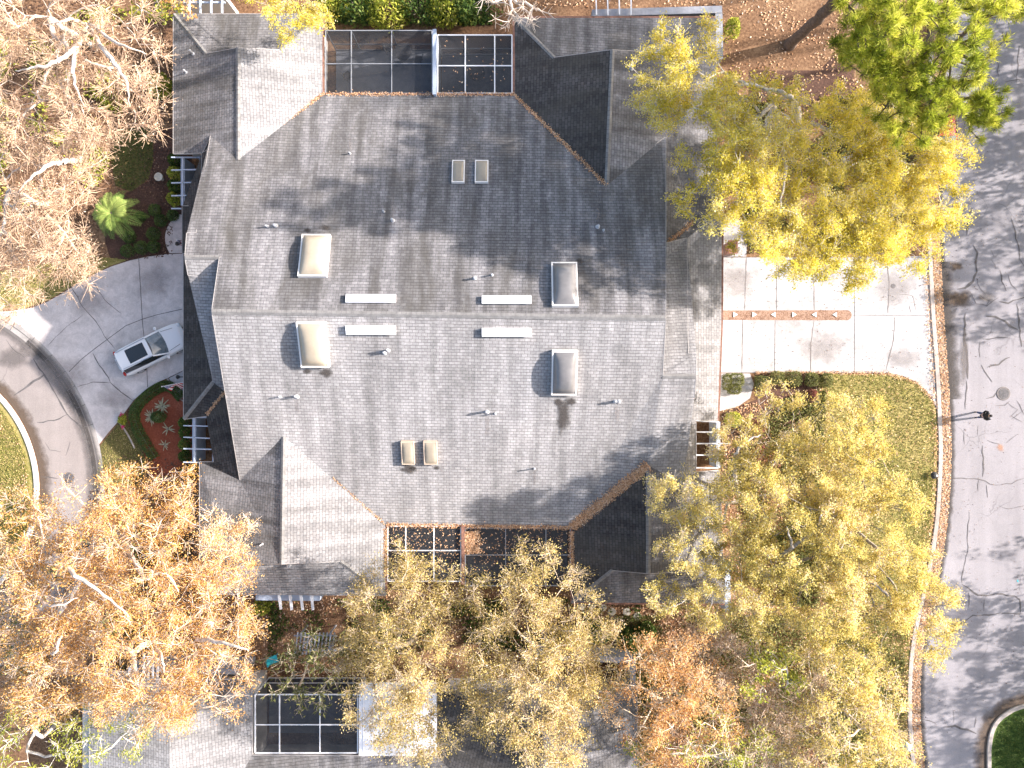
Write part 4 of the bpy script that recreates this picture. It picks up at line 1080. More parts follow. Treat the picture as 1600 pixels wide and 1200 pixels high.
build_tree('pine_tree', 'sparse yellow green tree in the lower left corner', 'tree', (90, 1130),
    [(35, 1140, 55, 9), (130, 1145, 50, 9), (20, 1190, 50, 9), (100, 1110, 34, 8.5), (180, 1175, 38, 8.5), (110, 1195, 40, 8.5), (215, 1150, 40, 8)], 2.2, M['l_limegreen'], M['bark_pale'], 20, 10, 0.2,
    nleaf=70, size=0.18, asp=0.3, spread=0.32, twigs=5, twig_len=0.6, twig_r=0.016, gap=-0.1)
# bare trees at the upper left
BARE = dict(nleaf=30, size=0.12, asp=0.5, spread=0.5, tip_r=0.014, follow=1.3, twigs=13, twig_len=0.95, twig_r=0.015, twig_mat=M['twig_pink'])
G_BA = 'nearly bare trees at the upper left'
build_tree('bare_tree', 'nearly bare pale limbed tree in the upper left corner beside the roof', 'tree', (150, 75),
    [(95, 60, 88, 10), (190, 60, 66, 9.5), (228, 130, 48, 9), (150, 150, 78, 10), (50, 125, 78, 10), (222, 185, 34, 8.5), (25, 30, 58, 10), (120, 200, 52, 9.5), (30, 200, 50, 9)],
    3.8, M['l_tan'], M['bark_white'], 21, 11, 0.3, group=G_BA, limbs=[([(128, 35, 6), (108, 62, 9.6), (70, 85, 11), (35, 92, 11.2), (0, 95, 11)], .22, .09), ([(120, 45, 7), (100, 90, 11), (100, 120, 11.2), (110, 150, 11)], .16, .06), ([(132, 38, 7), (155, 75, 11), (178, 108, 11.4), (184, 150, 11)], .2, .08), ([(130, 30, 8), (170, 55, 11.4), (210, 68, 11.2)], .13, .05), ([(125, 30, 7), (95, 18, 10.6), (45, 20, 11)], .13, .06)], gap=0.0, fork=0.45, **BARE)
build_tree('bare_tree', 'nearly bare pinkish tree above the curved driveway on the left', 'tree', (75, 320),
    [(60, 280, 66, 9), (110, 280, 46, 8.5), (50, 350, 78, 9.5), (95, 375, 52, 9), (35, 420, 66, 8.5), (115, 430, 34, 8), (145, 250, 30, 8)],
    4.0, M['l_tan'], M['bark_white'], 22, 10, 0.24, group=G_BA, limbs=[([(118, 243, 7), (90, 246, 9.4), (62, 250, 10), (30, 268, 10.4), (5, 290, 10.2)], .24, .12)], gap=-0.3, fork=0.45, **BARE)
build_tree('bare_tree', 'bleached leafless branches over the top edge beside the white framed patio', 'tree', (800, -60),
    [(795, 5, 44, 8), (836, 20, 24, 7.5), (770, -10, 30, 8), (815, 30, 14, 7.5)], 2.6, None, M['bark_white'], 23, 9, 0.16, nleaf=0, twigs=6, twig_len=0.6, twig_r=0.02, tip_r=0.03, gap=-0.4)
# pine at the upper right
build_tree('pine_tree', 'tall green pine with long needles over the road at the upper right', 'tree', (1234, 70),
    [(1370, 50, 58, 19), (1450, 108, 66, 18), (1490, 45, 58, 20), (1400, 20, 60, 21), (1560, 30, 42, 19), (1500, 172, 58, 16.5), (1545, 165, 34, 16), (1345, 15, 36, 19), (1395, 160, 42, 16), (1430, 190, 36, 15.5), (1330, 55, 34, 18), (1520, 95, 34, 18), (1355, 100, 40, 17.5), (1420, 60, 60, 19.5), (1400, 115, 50, 17), (1470, 150, 40, 16.5), (1590, 15, 30, 19)],
    6.0, M['l_pine'], M['bark_dark'], 24, 21, 0.42, nleaf=230, size=0.36, asp=0.075, spread=0.20, twigs=3, twig_len=0.4, twig_r=0.025, thick=2.6, needle=True, fork=0.62, gap=-0.28, tip_r=0.022, bf=0.2, ups=0.9)
# lower right thicket
build_tree('maple_tree', 'rusty orange tree at the bottom, left of the mixed yellow thicket', 'tree', (1010, 1080),
    [(1005, 1035, 44, 10), (1055, 1090, 56, 10), (978, 1100, 38, 9), (1080, 1035, 46, 10), (1040, 1155, 56, 9.5), (1110, 1110, 50, 9)],
    3.8, M['l_rust'], M['bark_tan'], 25, 9.5, 0.16, nleaf=95, size=0.135, asp=0.5, spread=0.45, twigs=8, twig_len=0.6, twig_r=0.014, tip_r=0.012, gap=-0.35)
build_tree('oak_tree', 'yellow and pinkish twiggy tree beside the kerb at the lower right', 'tree', (1320, 1110),
    [(1300, 1075, 74, 8.5), (1368, 1095, 52, 8), (1340, 1160, 76, 8.5), (1395, 1045, 26, 7.5), (1255, 1150, 56, 8), (1300, 1200, 50, 8), (1390, 1165, 36, 7.5)],
    3.2, M['l_paleyellow'], M['bark_white'], 26, 9.5, 0.2, nleaf=110, size=0.135, asp=0.55, spread=0.36, tip_r=0.011, twigs=9, twig_len=0.75, twig_r=0.015, gap=-0.25)
build_tree('small_tree', 'lime green small tree between the rusty tree and the yellow thicket', 'tree', (1205, 1030),
    [(1205, 1035, 36, 8.5), (1190, 1065, 26, 8), (1235, 1060, 22, 8)], 3.2, M['l_limegreen'], M['bark_pale'], 27, 9, 0.11, nleaf=60, size=0.18, asp=0.6, spread=0.36, twigs=4, twig_len=0.5, twig_r=0.014, gap=-0.4)
build_tree('small_tree', 'sparse pale branched tree with green tufts at the bottom edge', 'tree', (1110, 1165),
    [(1105, 1165, 55, 9.5), (1060, 1190, 40, 9), (1165, 1180, 40, 9), (1010, 1195, 30, 8.5)], 1.7, M['l_limegreen'], M['bark_white'], 28, 10, 0.13, nleaf=60, size=0.17, asp=0.4, spread=0.4, twigs=7, twig_len=0.8, twig_r=0.02, tip_r=0.024, gap=-0.2)
build_tree('maple_tree', 'pinkish tan twiggy tree in the thicket below the broad pale oak', 'tree', (1170, 1110),
    [(1150, 1080, 60, 7), (1220, 1120, 60, 7), (1130, 1030, 48, 7), (1180, 1170, 60, 7), (1260, 1090, 40, 7), (1100, 1000, 36, 6.5)],
    3.8, M['l_tan'], M['bark_white'], 35, 7.5, 0.15, nleaf=80, size=0.135, asp=0.5, spread=0.4, twigs=10, twig_len=0.7, twig_r=0.014, tip_r=0.011, gap=-0.25)
# top edge
build_tree('oak_tree', 'yellow twiggy branches hanging over the upper left wing roof', 'tree', (450, -50),
    [(450, 5, 52, 8.5), (475, 38, 26, 8), (420, -5, 36, 8.5), (500, 5, 28, 8), (445, 55, 14, 7.8)], 1.6, M['l_yellow'], M['bark_tan'], 29, 9.5, 0.16, gap=-0.3, **OAKY)
build_tree('maple_tree', 'orange leafed tree peeping over the top edge beside the upper left roof', 'tree', (290, -60),
    [(285, 5, 26, 7), (320, -12, 26, 7.5), (265, -10, 30, 7.5)], 1.8, M['l_rust'], M['bark_tan'], 30, 8, 0.12, gap=-0.4, nleaf=36, size=0.2, asp=0.6, spread=0.36, twigs=4, twig_len=0.5, twig_r=0.014)
build_tree('small_tree', 'bright green leafy tree touching the corner of the upper left roof', 'tree', (255, 0),
    [(255, 15, 26, 5.5), (235, -5, 36, 6)], 2.6, M['l_limegreen'], M['bark_grey'], 31, 6, 0.1, gap=-0.5, nleaf=36, size=0.24, asp=0.6, spread=0.36, twigs=4, twig_len=0.5, twig_r=0.014)
# trees across the road, outside the frame, that shade it
def wp(X, Y, z): return (800 + X * FPX / (CAM_H - z), 600 - Y * FPX / (CAM_H - z))
for i, (X, Y, h, r) in enumerate([(43, 29, 8, 5), (43.5, 22, 8.5, 5), (43, 15, 8, 4.5), (44, 8.5, 7, 3.6), (44, -13, 6.5, 4), (44, -20, 7.5, 5), (43.5, -27, 8, 5)]):
    b = wp(X, Y, 0)
    bl = [(*wp(X, Y, h), r * FPX / (CAM_H - h), h), (*wp(X - 1, Y - 2, h * .75), r * .8 * FPX / (CAM_H - h * .75), h * .75), (*wp(X - .5, Y + 2, h * .5), r * .8 * FPX / (CAM_H - h * .5), h * .5)]
    build_tree('oak_tree', 'yellow oak across the road, beyond the right edge', 'tree', b, bl, 1.0, M['l_yellow'], M['bark_grey'], 60 + i, h + 1, 0.16, group='oaks across the road', nleaf=44, size=0.3, asp=0.6, spread=0.55, twigs=4, twig_len=0.7, twig_r=0.014, tip_r=0.01, gap=-0.3, thick=3.0, fork=0.2)
for i, (X, Y, h, r) in enumerate([(42, 15, 24.5, 3.6), (42.5, 20, 25, 4.2), (42, 25.5, 25.5, 4.2), (47, 18, 28.5, 4.0), (46.5, 24, 29, 4.4), (48, 29.5, 28, 4.5), (53, 22, 32, 4.6), (52, 29, 32.5, 4.6), (44, 32, 25, 4.2)]):  # unseen pines, added to throw shade on the north roof slope
    b = wp(X, Y, 0)
    bl = [(*wp(X, Y, h), r * FPX / (CAM_H - h), h), (*wp(X - 1.5, Y + 2, h - 2), r * .7 * FPX / (CAM_H - h + 2), h - 2), (*wp(X + 1, Y - 2.5, h - 1.5), r * .7 * FPX / (CAM_H - h + 1.5), h - 1.5)]
    build_tree('pine_tree', 'added pine beyond the right edge, shading the north roof slope', 'tree', b, bl, 2.0, M['l_pine'], M['bark_dark'], 80 + i, h + 1, 0.3, group='pines added across the road for shade', nleaf=60, size=0.5, asp=0.16, spread=0.4, twigs=2, twig_len=0.4, twig_r=0.02, thick=2.6, needle=True, fork=0.75, gap=0.0, tip_r=0.014, bf=0.2)

# ---- bushes: leafy shells on a branching base
def bush(name, label, cat, px, py, rx, ry, h, leaf, n=900, size=0.1, group=None, z0=0.0, seed=1, boxy=False, asp=0.6):
    g = np.random.default_rng(seed)
    B = np.array(P(px, py, z0))
    k = CAM_H / FPX
    rx, ry = rx * k, ry * k
    d = unit(g.normal(size=(n, 3))); d[:, 2] = np.abs(d[:, 2])
    if boxy:
        s = np.max(np.abs(d), axis=1, keepdims=True); d = d / s * 0.6 + d * 0.42
    rr = g.uniform(0.72, 1.03, n)[:, None] * (1 + 0.10 * nz3(d, 3.0, seed)[:, None])
    c = d * rr * np.array([rx, ry, h * 0.8]) + np.array([0, 0, h * 0.2])
    V, F = leaf_quads(c, g.normal(size=(n, 3)), size * g.uniform(0.6, 1.3, n), size * asp * g.uniform(0.7, 1.3, n), g, 0.8)
    root = empty(name, B); tag(root, label, cat, group)
    m = 9
    p0 = np.zeros((m, 3)); p1 = unit(g.normal(size=(m, 3)) + np.array([0, 0, 1.2])) * np.array([rx, ry, h]) * 0.75
    p1[:, 2] = np.abs(p1[:, 2]) + 0.1
    Vt, Ft = tubes(p0, p1, np.full(m, 0.025), np.full(m, 0.01), 5)
    np_mesh('stems', Vt, Ft, M['bark_grey'], root)
    np_mesh('foliage', V, F, leaf, root, np.clip(0.5 + g.normal(size=n) * 0.25 + 0.25 * nz3(c, 2.0, seed), 0, 1))
    return root

rb = [(245, 330, 10, 'beside the trellis well, topmost of the clipped group'), (254, 346, 10, 'beside the round patio, just above its rim'), (243, 367, 11, 'between the palm and the round patio'),
      (243, 387, 10, 'at the driveway edge, nearest the round patio'), (224, 388, 11, 'at the driveway edge, middle of the front three'), (202, 393, 11, 'at the driveway edge, farthest left'), (222, 341, 9, 'tucked against the right side of the palm'), (206, 372, 10, 'half under the lower palm fronds'), (273, 338, 9, 'tight against the house wall by the round patio')]
for i, (x, y, r, w) in enumerate(rb):
    bush('round_shrub', 'clipped round green shrub ' + w, 'shrub', x, y, r, r, 0.75, M['l_hedge'], 1100, 0.085, 'round shrubs in the brown mulch', seed=100 + i)
hb = [(1134, 597, 7, 13, 'darker box shrub against the house wall by the walkway'), (1149, 593, 11, 10, 'box shrub left of the walkway, upper one'), (1145, 608, 10, 8, 'box shrub left of the walkway, lower one'), (1187, 598, 11, 11, 'first round hedge shrub right of the walkway'), (1211, 590, 11, 10, 'second hedge shrub right of the walkway'), (1237, 592, 12, 12, 'largest hedge shrub along the driveway, third from the walkway'), (1265, 593, 10, 11, 'fourth hedge shrub from the walkway'), (1288, 594, 9, 11, 'hedge shrub nearest the open lawn')]
for i, (x, y, a, b, w) in enumerate(hb):
    bush('hedge_shrub', 'clipped olive ' + w, 'shrub', x, y, a, b, 0.8, M['l_bushes'], 1400, 0.085, 'hedge shrubs along the lower side of the driveway', seed=130 + i, boxy=True)
bush('round_shrub', 'clipped round green shrub in the middle of the red mulch', 'shrub', 251, 651, 12, 10, 0.8, M['l_hedge'], 1300, 0.085, seed=150)
bush('flowering_shrub', 'yellow green shrub beside the right courtyard wall', 'shrub', 1143, 655, 14, 12, 1.2, M['l_limegreen'], 1100, 0.14, seed=151)
bush('reddish_shrub', 'dull red shrub in the bed right of the courtyard', 'shrub', 1180, 667, 16, 12, 0.9, M['l_reddish'], 900, 0.12, seed=152)
bush('reddish_shrub', 'dark red shrub below the pale leaning trunk', 'shrub', 1185, 712, 22, 16, 1.0, M['l_reddish'], 1300, 0.12, seed=153)
bush('reddish_shrub', 'dark red shrub at the hedge row end beside the oak', 'shrub', 1266, 618, 10, 10, 0.8, M['l_reddish'], 600, 0.12, seed=154)
bush('green_shrub', 'green shrub beside the ledge at the upper right roof corner', 'shrub', 1141, 50, 12, 16, 1.4, M['l_limegreen'], 900, 0.16, seed=155)
bush('green_shrub', 'bright green broad leafed shrub beside the upper left roof edge', 'shrub', 255, 140, 18, 20, 1.6, M['l_limegreen'], 420, 0.42, seed=156, asp=0.45)
for i, (x, y, r) in enumerate([(560, 20, 40), (610, 30, 36), (655, 18, 40), (700, 25, 34), (728, 30, 22), (525, 20, 26)]):
    w = ['dark green leafy shrub above the middle of the bluish patio', 'green shrub above the right half of the bluish patio', 'tallest green shrub above the end of the bluish patio', 'glossy green shrub above the white framed patio', 'small glossy green shrub, rightmost above the white framed patio', 'olive green shrub above the left end of the bluish patio'][i]
    bush('green_shrub', w, 'shrub', x, y, r, r * .8, 2.4, M['l_limegreen'] if i % 2 else M['l_green'], 1500, 0.26, 'shrubs along the top edge', seed=160 + i, asp=0.4)
for i, (x, y, r) in enumerate([(935, 985, 20), (985, 998, 22), (1008, 985, 16), (885, 990, 16)]):
    w = ['dark green shrub below the stepping stones', 'dark green shrub beside the rusty tree', 'small green shrub under the lower right wing', 'green shrub under the right side of the olive oak'][i]
    bush('green_shrub', w, 'shrub', x, y, r, r, 1.3, M['l_green'], 1100, 0.16, 'shrubs below the lower right wing', seed=170 + i)
bush('green_shrub', 'green shrub below the white trellis bars at the lower left', 'shrub', 412, 945, 14, 14, 1.3, M['l_limegreen'], 800, 0.16, seed=176)
bush('green_shrub', 'dark green shrub at the corner of the lower left wing', 'shrub', 300, 735, 14, 12, 1.2, M['l_green'], 900, 0.14, seed=177)
for i, (x, y) in enumerate([(278, 255), (277, 275), (277, 295), (276, 315)]):
    bush('green_shrub', ['topmost', 'second', 'third', 'lowest'][i] + ' leafy green shrub between the beams of the upper left trellis', 'shrub', x + 2, y, 9, 11, 1.4, M['l_limegreen'] if i % 2 else M['l_green'], 700, 0.15, 'shrubs under the upper left trellis', seed=180 + i)
for i, (x, y) in enumerate([(295, 659), (295, 675), (295, 693), (295, 711)]):
    bush('green_shrub', ['topmost', 'second', 'third', 'lowest'][i] + ' dark green shrub between the beams of the lower left trellis', 'shrub', x, y, 8, 10, 1.4, M['l_green'], 700, 0.13, 'shrubs under the lower left trellis', seed=190 + i)
# the clipped low hedge that borders the red mulch
def hedge_run(name, label, path, w, h, leaf, n, seed):
    g = np.random.default_rng(seed)
    pts = smooth_path([P(x, y, 0) for x, y in path], 8)
    A_ = np.array([tuple(p) for p in pts])
    seg = g.integers(0, len(A_) - 1, n); t = g.random(n)[:, None]
    c = A_[seg] * (1 - t) + A_[seg + 1] * t
    a = g.uniform(0, np.pi, n)
    d = unit(A_[seg + 1] - A_[seg]); s = np.stack([d[:, 1], -d[:, 0], d[:, 0] * 0], 1)
    rr = g.uniform(0.75, 1.03, n)
    off = s * (np.cos(a) * w / 2 * rr)[:, None]; c = c + off; c[:, 2] += np.sin(a) ** 0.6 * h * rr
    B = A_[0]
    V, F = leaf_quads(c, g.normal(size=(n, 3)), 0.09 * g.uniform(.6, 1.3, n), 0.055 * g.uniform(.7, 1.3, n), g, 0.8)
    root = empty(name, B); tag(root, label, 'hedge')
    np_mesh('foliage', V - B, F, leaf, root, np.clip(0.45 + g.normal(size=n) * .22, 0, 1))
    m = 40; i = np.linspace(0, len(A_) - 1, m).astype(int)
    i2 = np.arange(len(A_) - 1)
    Vr, Fr = tubes(A_[i2] - B + [0, 0, .06], A_[i2 + 1] - B + [0, 0, .06], np.full(len(i2), .03), np.full(len(i2), .03), 4)
    Vt, Ft = tubes(A_[i] - B, A_[i] - B + np.array([0, 0, h * .9]) + g.normal(size=(m, 3)) * .06, np.full(m, .03), np.full(m, .012), 4)
    np_mesh('stems', np.concatenate([Vr, Vt]), np.concatenate([Fr, Ft + len(Vr)]), M['bark_grey'], root)
hedge_run('low_hedge', 'dark green clipped hedge curving round the red mulch bed', [(286, 622), (272, 607), (258, 603), (240, 612), (222, 628), (212, 645), (216, 668), (228, 690), (244, 716)], 0.75, 0.5, M['l_hedge'], 9000, 200)

# spiky plants in the red mulch
def spiky(name, label, px, py, n, L, leaf, seed, group=None, w=0.06, droop=0.35, up=0.55, cat='plant'):
    g = np.random.default_rng(seed)
    B = np.array(P(px, py, 0.01))
    a = np.arange(n) / n * 2 * np.pi + g.normal(size=n) * 0.25
    V = []; F = []
    for i in range(n):
        l = L * g.uniform(0.7, 1.15); e = up * g.uniform(0.5, 1.4)
        s = np.array([-math.sin(a[i]), math.cos(a[i]), 0])
        o = len(V); K = 6
        for k in range(K):
            t = k / (K - 1)
            p = np.array([math.cos(a[i]) * l * t, math.sin(a[i]) * l * t, l * (e * t - droop * t * t * 1.2) + 0.03])
            ww = w * (1 - t) ** 0.7 * (0.6 + t) + 0.004
            V += [p - s * ww, p + s * ww]
            if k: F.append((o + 2 * k - 2, o + 2 * k - 1, o + 2 * k + 1, o + 2 * k))
    root = empty(name, B); tag(root, label, cat, group)
    np_mesh('leaves', np.array(V), np.array(F), leaf, root, np.clip(g.normal(.55, .2, len(F)), 0, 1))
    bm = bmesh.new(); bm_cyl(bm, (0, 0, 0), (0, 0, 0.14), .07, .05, 8); from_bm('stem', bm, M['bark_grey'], root)
spiky('spiky_plant', 'striped spiky plant above the round shrub in the red mulch', 254, 635, 18, 0.62, M['l_spike'], 210, 'spiky plants in the red mulch')
spiky('spiky_plant', 'striped spiky plant left of the round shrub in the red mulch', 239, 652, 20, 0.6, M['l_spike'], 211, 'spiky plants in the red mulch')
spiky('spiky_plant', 'thin spiky plant below the round shrub in the red mulch', 263, 670, 7, 0.5, M['l_spike'], 212, 'spiky plants in the red mulch', 0.05)
spiky('spiky_plant', 'small spiky plant at the bottom of the red mulch', 258, 695, 9, 0.42, M['l_spike'], 213, 'spiky plants in the red mulch', 0.04)
# palm
def palm(px, py, seed):
    g = np.random.default_rng(seed)
    B = np.array(P(px, py, 0.0))
    top = np.array([0.08, 0.0, 1.8])
    V, F, T = [], [], []
    n = 24
    for i in range(n):
        a = i * 2.39996 + g.normal() * 0.1
        lay = i / n
        L = 1.95 * g.uniform(0.85, 1.1) * (0.75 + 0.3 * lay)
        e = 1.0 - 1.05 * lay
        d = np.array([math.cos(a), math.sin(a), 0]); s = np.array([-d[1], d[0], 0])
        pts = [top + d * L * t * (1 - 0.15 * e) + np.array([0, 0, L * (e * 0.7 * t - (0.55 + 0.35 * lay) * t * t)]) for t in np.linspace(0.06, 1, 22)]
        tt = g.uniform(0.3, 0.75) + 0.2 * (1 - lay)
        for k in range(len(pts) - 1):
            p, q = pts[k], pts[k + 1]
            ax = unit(q - p); o = len(V)
            V += [p - s * .022, p + s * .022, q + s * .018, q - s * .018]; F.append((o, o + 1, o + 2, o + 3)); T.append(min(1, tt + .25))
            ll = 0.48 * math.sin(math.pi * min(1, (k + 3) / 25)) ** 0.6
            for sg in (-1, 1):
                for h in (0.0, 0.5):
                    b = p + (q - p) * h
                    e2 = b + s * sg * ll * 0.8 + ax * ll * 0.6 + np.array([0, 0, 0.10 - 0.12 * g.random()])
                    w = ax * 0.022; o = len(V)
                    m = (b + e2) / 2 + np.array([0, 0, .03])
                    V += [b - w * .6, m - w, e2, m + w]; F.append((o, o + 1, o + 2, o + 3)); T.append(np.clip(tt + g.normal() * .12, 0, 1))
    root = empty('palm', B); tag(root, 'green feathery palm above the curved driveway on the left', 'palm tree')
    np_mesh('fronds', np.array(V), np.array(F), M['l_palm'], root, np.array(T))
    bm = bmesh.new()
    for k in range(10): bm_cyl(bm, (0.007 * k, 0, k * .18), (0.007 * (k + 1), 0, k * .18 + .2), .13 - .003 * k, .10, 10)
    from_bm('trunk', bm, M['bark_grey'], root)
palm(194, 342, 220)

# ---- uncountable stuff: fallen leaves, grass, low growth
def in_poly(x, y, poly):
    ins = np.zeros(len(x), bool); n = len(poly); j = n - 1
    for i in range(n):
        xi, yi = poly[i]; xj, yj = poly[j]
        c = ((yi > y) != (yj > y)) & (x < (xj - xi) * (y - yi) / (yj - yi + 1e-12) + xi)
        ins ^= c; j = i
    return ins
def scatter(name, label, cat, poly, n, size, z, mat, seed, asp=0.6, tilt=0.35, hole=None, clump=None, flat=True):
    g = np.random.default_rng(seed)
    pw = [tuple(P(x, y, 0))[:2] for x, y in poly]
    xs = [p[0] for p in pw]; ys = [p[1] for p in pw]
    x = g.uniform(min(xs), max(xs), n); y = g.uniform(min(ys), max(ys), n)
    k = in_poly(x, y, pw)
    if clump is not None:
        q = np.stack([x, y, x * 0], 1); k &= nz3(q, clump[0], seed) + 0.6 * nz3(q, clump[0] * 2.7, seed + 1) + g.normal(size=n) * .25 > clump[1]
    x, y = x[k], y[k]; n = len(x)
    c = np.stack([x, y, np.full(n, z) + g.random(n) * (0.03 if flat else size * .6)], 1)
    ax = g.normal(size=(n, 3)) * np.array([1, 1, tilt if flat else 1.2])
    V, F = leaf_quads(c, ax, size * g.uniform(.6, 1.4, n), size * asp * g.uniform(.6, 1.3, n), g, 3.0 if flat else 0.4)
    V[:, 2] = np.maximum(V[:, 2], z * 0.6 + 0.004)
    o = np_mesh(name, V, F, mat, tint=np.clip(g.normal(.5, .25, n), 0, 1))
    tag(o, label, cat, kind='stuff')
    return o
scatter('fallen_leaves', 'rust and tan fallen leaves over the ground along the top edge', 'fallen leaves', [(250, -60), (1440, -60), (1440, 200), (1140, 200), (1140, -10), (1128, 12), (500, 12)], 16000, 0.16, 0.02, M['l_litter'], 300, clump=(0.5, -0.2))
scatter('fallen_leaves', 'brown fallen leaves under the bare trees at the left', 'fallen leaves', [(-40, -40), (270, -40), (270, 400), (170, 410), (-40, 470)], 14000, 0.15, 0.02, M['l_litterdark'], 301, clump=(0.5, -0.4))
scatter('fallen_leaves', 'tan fallen leaves between the two houses', 'fallen leaves', [(300, 925), (1140, 925), (1140, 1080), (300, 1080)], 12000, 0.15, 0.02, M['l_litter'], 302, clump=(0.5, -0.3))
scatter('fallen_leaves', 'fallen leaves and dry stalks in the lower right thicket', 'fallen leaves', [(1000, 940), (1420, 940), (1415, 1240), (960, 1240)], 14000, 0.16, 0.02, M['l_litter'], 303)
scatter('fallen_leaves', 'fallen leaves in the bed beside the right courtyard', 'fallen leaves', [(1128, 640), (1300, 600), (1270, 900), (1128, 900)], 6000, 0.14, 0.02, M['l_litter'], 304)
scatter('fallen_leaves', 'fallen leaves in the red mulch at the lower left', 'fallen leaves', [(210, 700), (300, 725), (310, 950), (100, 900), (150, 740)], 3000, 0.14, 0.03, M['l_litterdark'], 305)
scatter('undergrowth', 'green and yellow low growth under the bare trees', 'undergrowth', [(-40, 60), (200, 0), (190, 230), (150, 300), (-40, 340)], 16000, 0.26, 0.05, M['l_limegreen'], 310, 0.5, clump=(0.55, 0.25), flat=False)
scatter('undergrowth', 'olive low growth under the orange trees', 'undergrowth', [(-40, 780), (300, 780), (300, 1050), (-40, 1100)], 16000, 0.24, 0.05, M['l_bushes'], 311, 0.5, clump=(0.5, 0.3), flat=False)
scatter('undergrowth', 'dark green low growth between the houses', 'undergrowth', [(420, 935), (1000, 935), (1000, 1010), (420, 1030)], 16000, 0.22, 0.05, M['l_green'], 312, 0.5, clump=(0.5, 0.1), flat=False)
scatter('undergrowth', 'olive brush in the lower right thicket', 'undergrowth', [(960, 960), (1420, 960), (1415, 1240), (960, 1240)], 60000, 0.2, 0.1, M['l_bushes'], 313, 0.35, clump=(0.4, -0.3), flat=False)
scatter('undergrowth', 'mixed low growth in the bed under the pale yellow oaks', 'undergrowth', [(1135, 640), (1290, 610), (1280, 950), (1150, 940)], 22000, 0.22, 0.05, M['l_bushes'], 314, 0.5, clump=(0.5, -0.1), flat=False)
scatter('undergrowth', 'yellowish low growth under the upper right oaks', 'undergrowth', [(1140, 150), (1440, 150), (1440, 396), (1170, 396)], 30000, 0.22, 0.05, M['l_bushes'], 315, 0.5, clump=(0.5, -0.1), flat=False)
scatter('undergrowth', 'low green growth above the patios at the top edge', 'undergrowth', [(505, -40), (790, -40), (790, 40), (505, 36)], 12000, 0.24, 0.05, M['l_green'], 316, 0.5, clump=(0.5, -0.2), flat=False)
scatter('grass', 'dry patchy lawn grass beside the kerb', 'grass', [(1270, 586), (1388, 586), (1412, 591), (1432, 600), (1446, 613), (1460, 640), (1463, 700), (1460, 780), (1454, 840), (1440, 900), (1420, 990), (1414, 1200), (1300, 1200), (1280, 800)], 60000, 0.12, 0.02, M['l_grass'], 320, 0.35, flat=False)
scatter('grass', 'green grass on the island at the lower right corner', 'grass', [(1550, 1200), (1552, 1160), (1562, 1132), (1580, 1117), (1610, 1108), (1640, 1108), (1640, 1220), (1550, 1220)], 9000, 0.12, 0.06, M['l_greengrass'], 321, 0.3, flat=False)
scatter('grass', 'dry yellow grass on the island of the left court', 'grass', arc(CX, CY, 200, 60, -30, 30) + [(-40, 800)], 26000, 0.12, 0.06, M['l_grass'], 322, 0.35, flat=False)
scatter('grass', 'dry grass strip above the curved driveway', 'grass', [(-30, 430), (140, 400), (200, 405), (170, 413), (120, 439), (75, 466), (40, 478), (-30, 482)], 9000, 0.12, 0.02, M['l_grass'], 323, 0.35, flat=False)
scatter('grass', 'olive grass beside the brown mulch at the left', 'grass', [(186, 205), (238, 196), (240, 250), (232, 280), (205, 300), (180, 290), (172, 240)], 5000, 0.10, 0.02, M['l_greengrass'], 324, 0.35, flat=False)
scatter('grass', 'olive grass wedge below the curved driveway', 'grass', [(158, 697), (186, 662), (198, 657), (222, 690), (238, 720), (215, 760), (150, 760)], 4000, 0.10, 0.02, M['l_grass'], 325, 0.35, flat=False)
def litter_line(name, label, pts3, w, n, size, seed, mat, gauss=True, lift=0.03):
    g = np.random.default_rng(seed)
    A_ = np.array([tuple(p) for p in pts3])
    sl = np.linalg.norm(np.diff(A_, axis=0), axis=1); pr = sl / sl.sum()
    seg = g.choice(len(sl), n, p=pr); t = g.random(n)[:, None]
    c = A_[seg] * (1 - t) + A_[seg + 1] * t
    d = unit(A_[seg + 1] - A_[seg]); s = np.stack([d[:, 1], -d[:, 0], d[:, 0] * 0], 1)
    c = c + s * ((g.normal(size=n) * .4 if gauss else g.uniform(-.5, .5, n)) * w)[:, None]
    c[:, 2] += lift + g.random(n) * .05
    V, F = leaf_quads(c, g.normal(size=(n, 3)) * np.array([1, 1, .3]), size * g.uniform(.6, 1.4, n), size * .6 * g.uniform(.6, 1.3, n), g, 3.0)
    o = np_mesh(name, V, F, mat, tint=np.clip(g.normal(.45, .25, n), 0, 1))
    tag(o, label, 'fallen leaves', kind='stuff')
litter_line('fallen_leaves', 'band of orange fallen leaves lying in the kerb gutter by the road', [p + Vector((0.60, 0, 0.0)) for p in keW], 0.6, 14000, 0.11, 330, M['l_litter'], False, 0.03)
litter_line('fallen_leaves', 'scattered leaves along the lawn side of the kerb', [p + Vector((-0.2, 0, 0.02)) for p in keW], 0.35, 2500, 0.11, 331, M['l_litter'])
litter_line('fallen_leaves', 'thick rusty leaves in the roof valley of the very dark lower right wing', [P(*sev), P(*sea)], 0.5, 3600, 0.11, 332, M['l_litter'], True, 0.05)
litter_line('fallen_leaves', 'thin line of leaves in the roof valley of the shaded upper right wing', [P(*nev), P(*nea)], 0.2, 900, 0.10, 333, M['l_litter'])
litter_line('fallen_leaves', 'thin leaves in the roof valley of the upper left wing', [P(*nwv), P(430, 205, 3.9)], 0.2, 420, 0.10, 334, M['l_litter'])
litter_line('fallen_leaves', 'thin leaves in the roof valley of the lower left wing', [P(*swv), P(520, 745, 3.9)], 0.14, 200, 0.10, 335, M['l_litter'])
litter_line('fallen_leaves', 'rusty leaves in the eave gutter above the lower patios', [P(*swv), P(*sev)], 0.22, 1800, 0.10, 336, M['l_litter'])
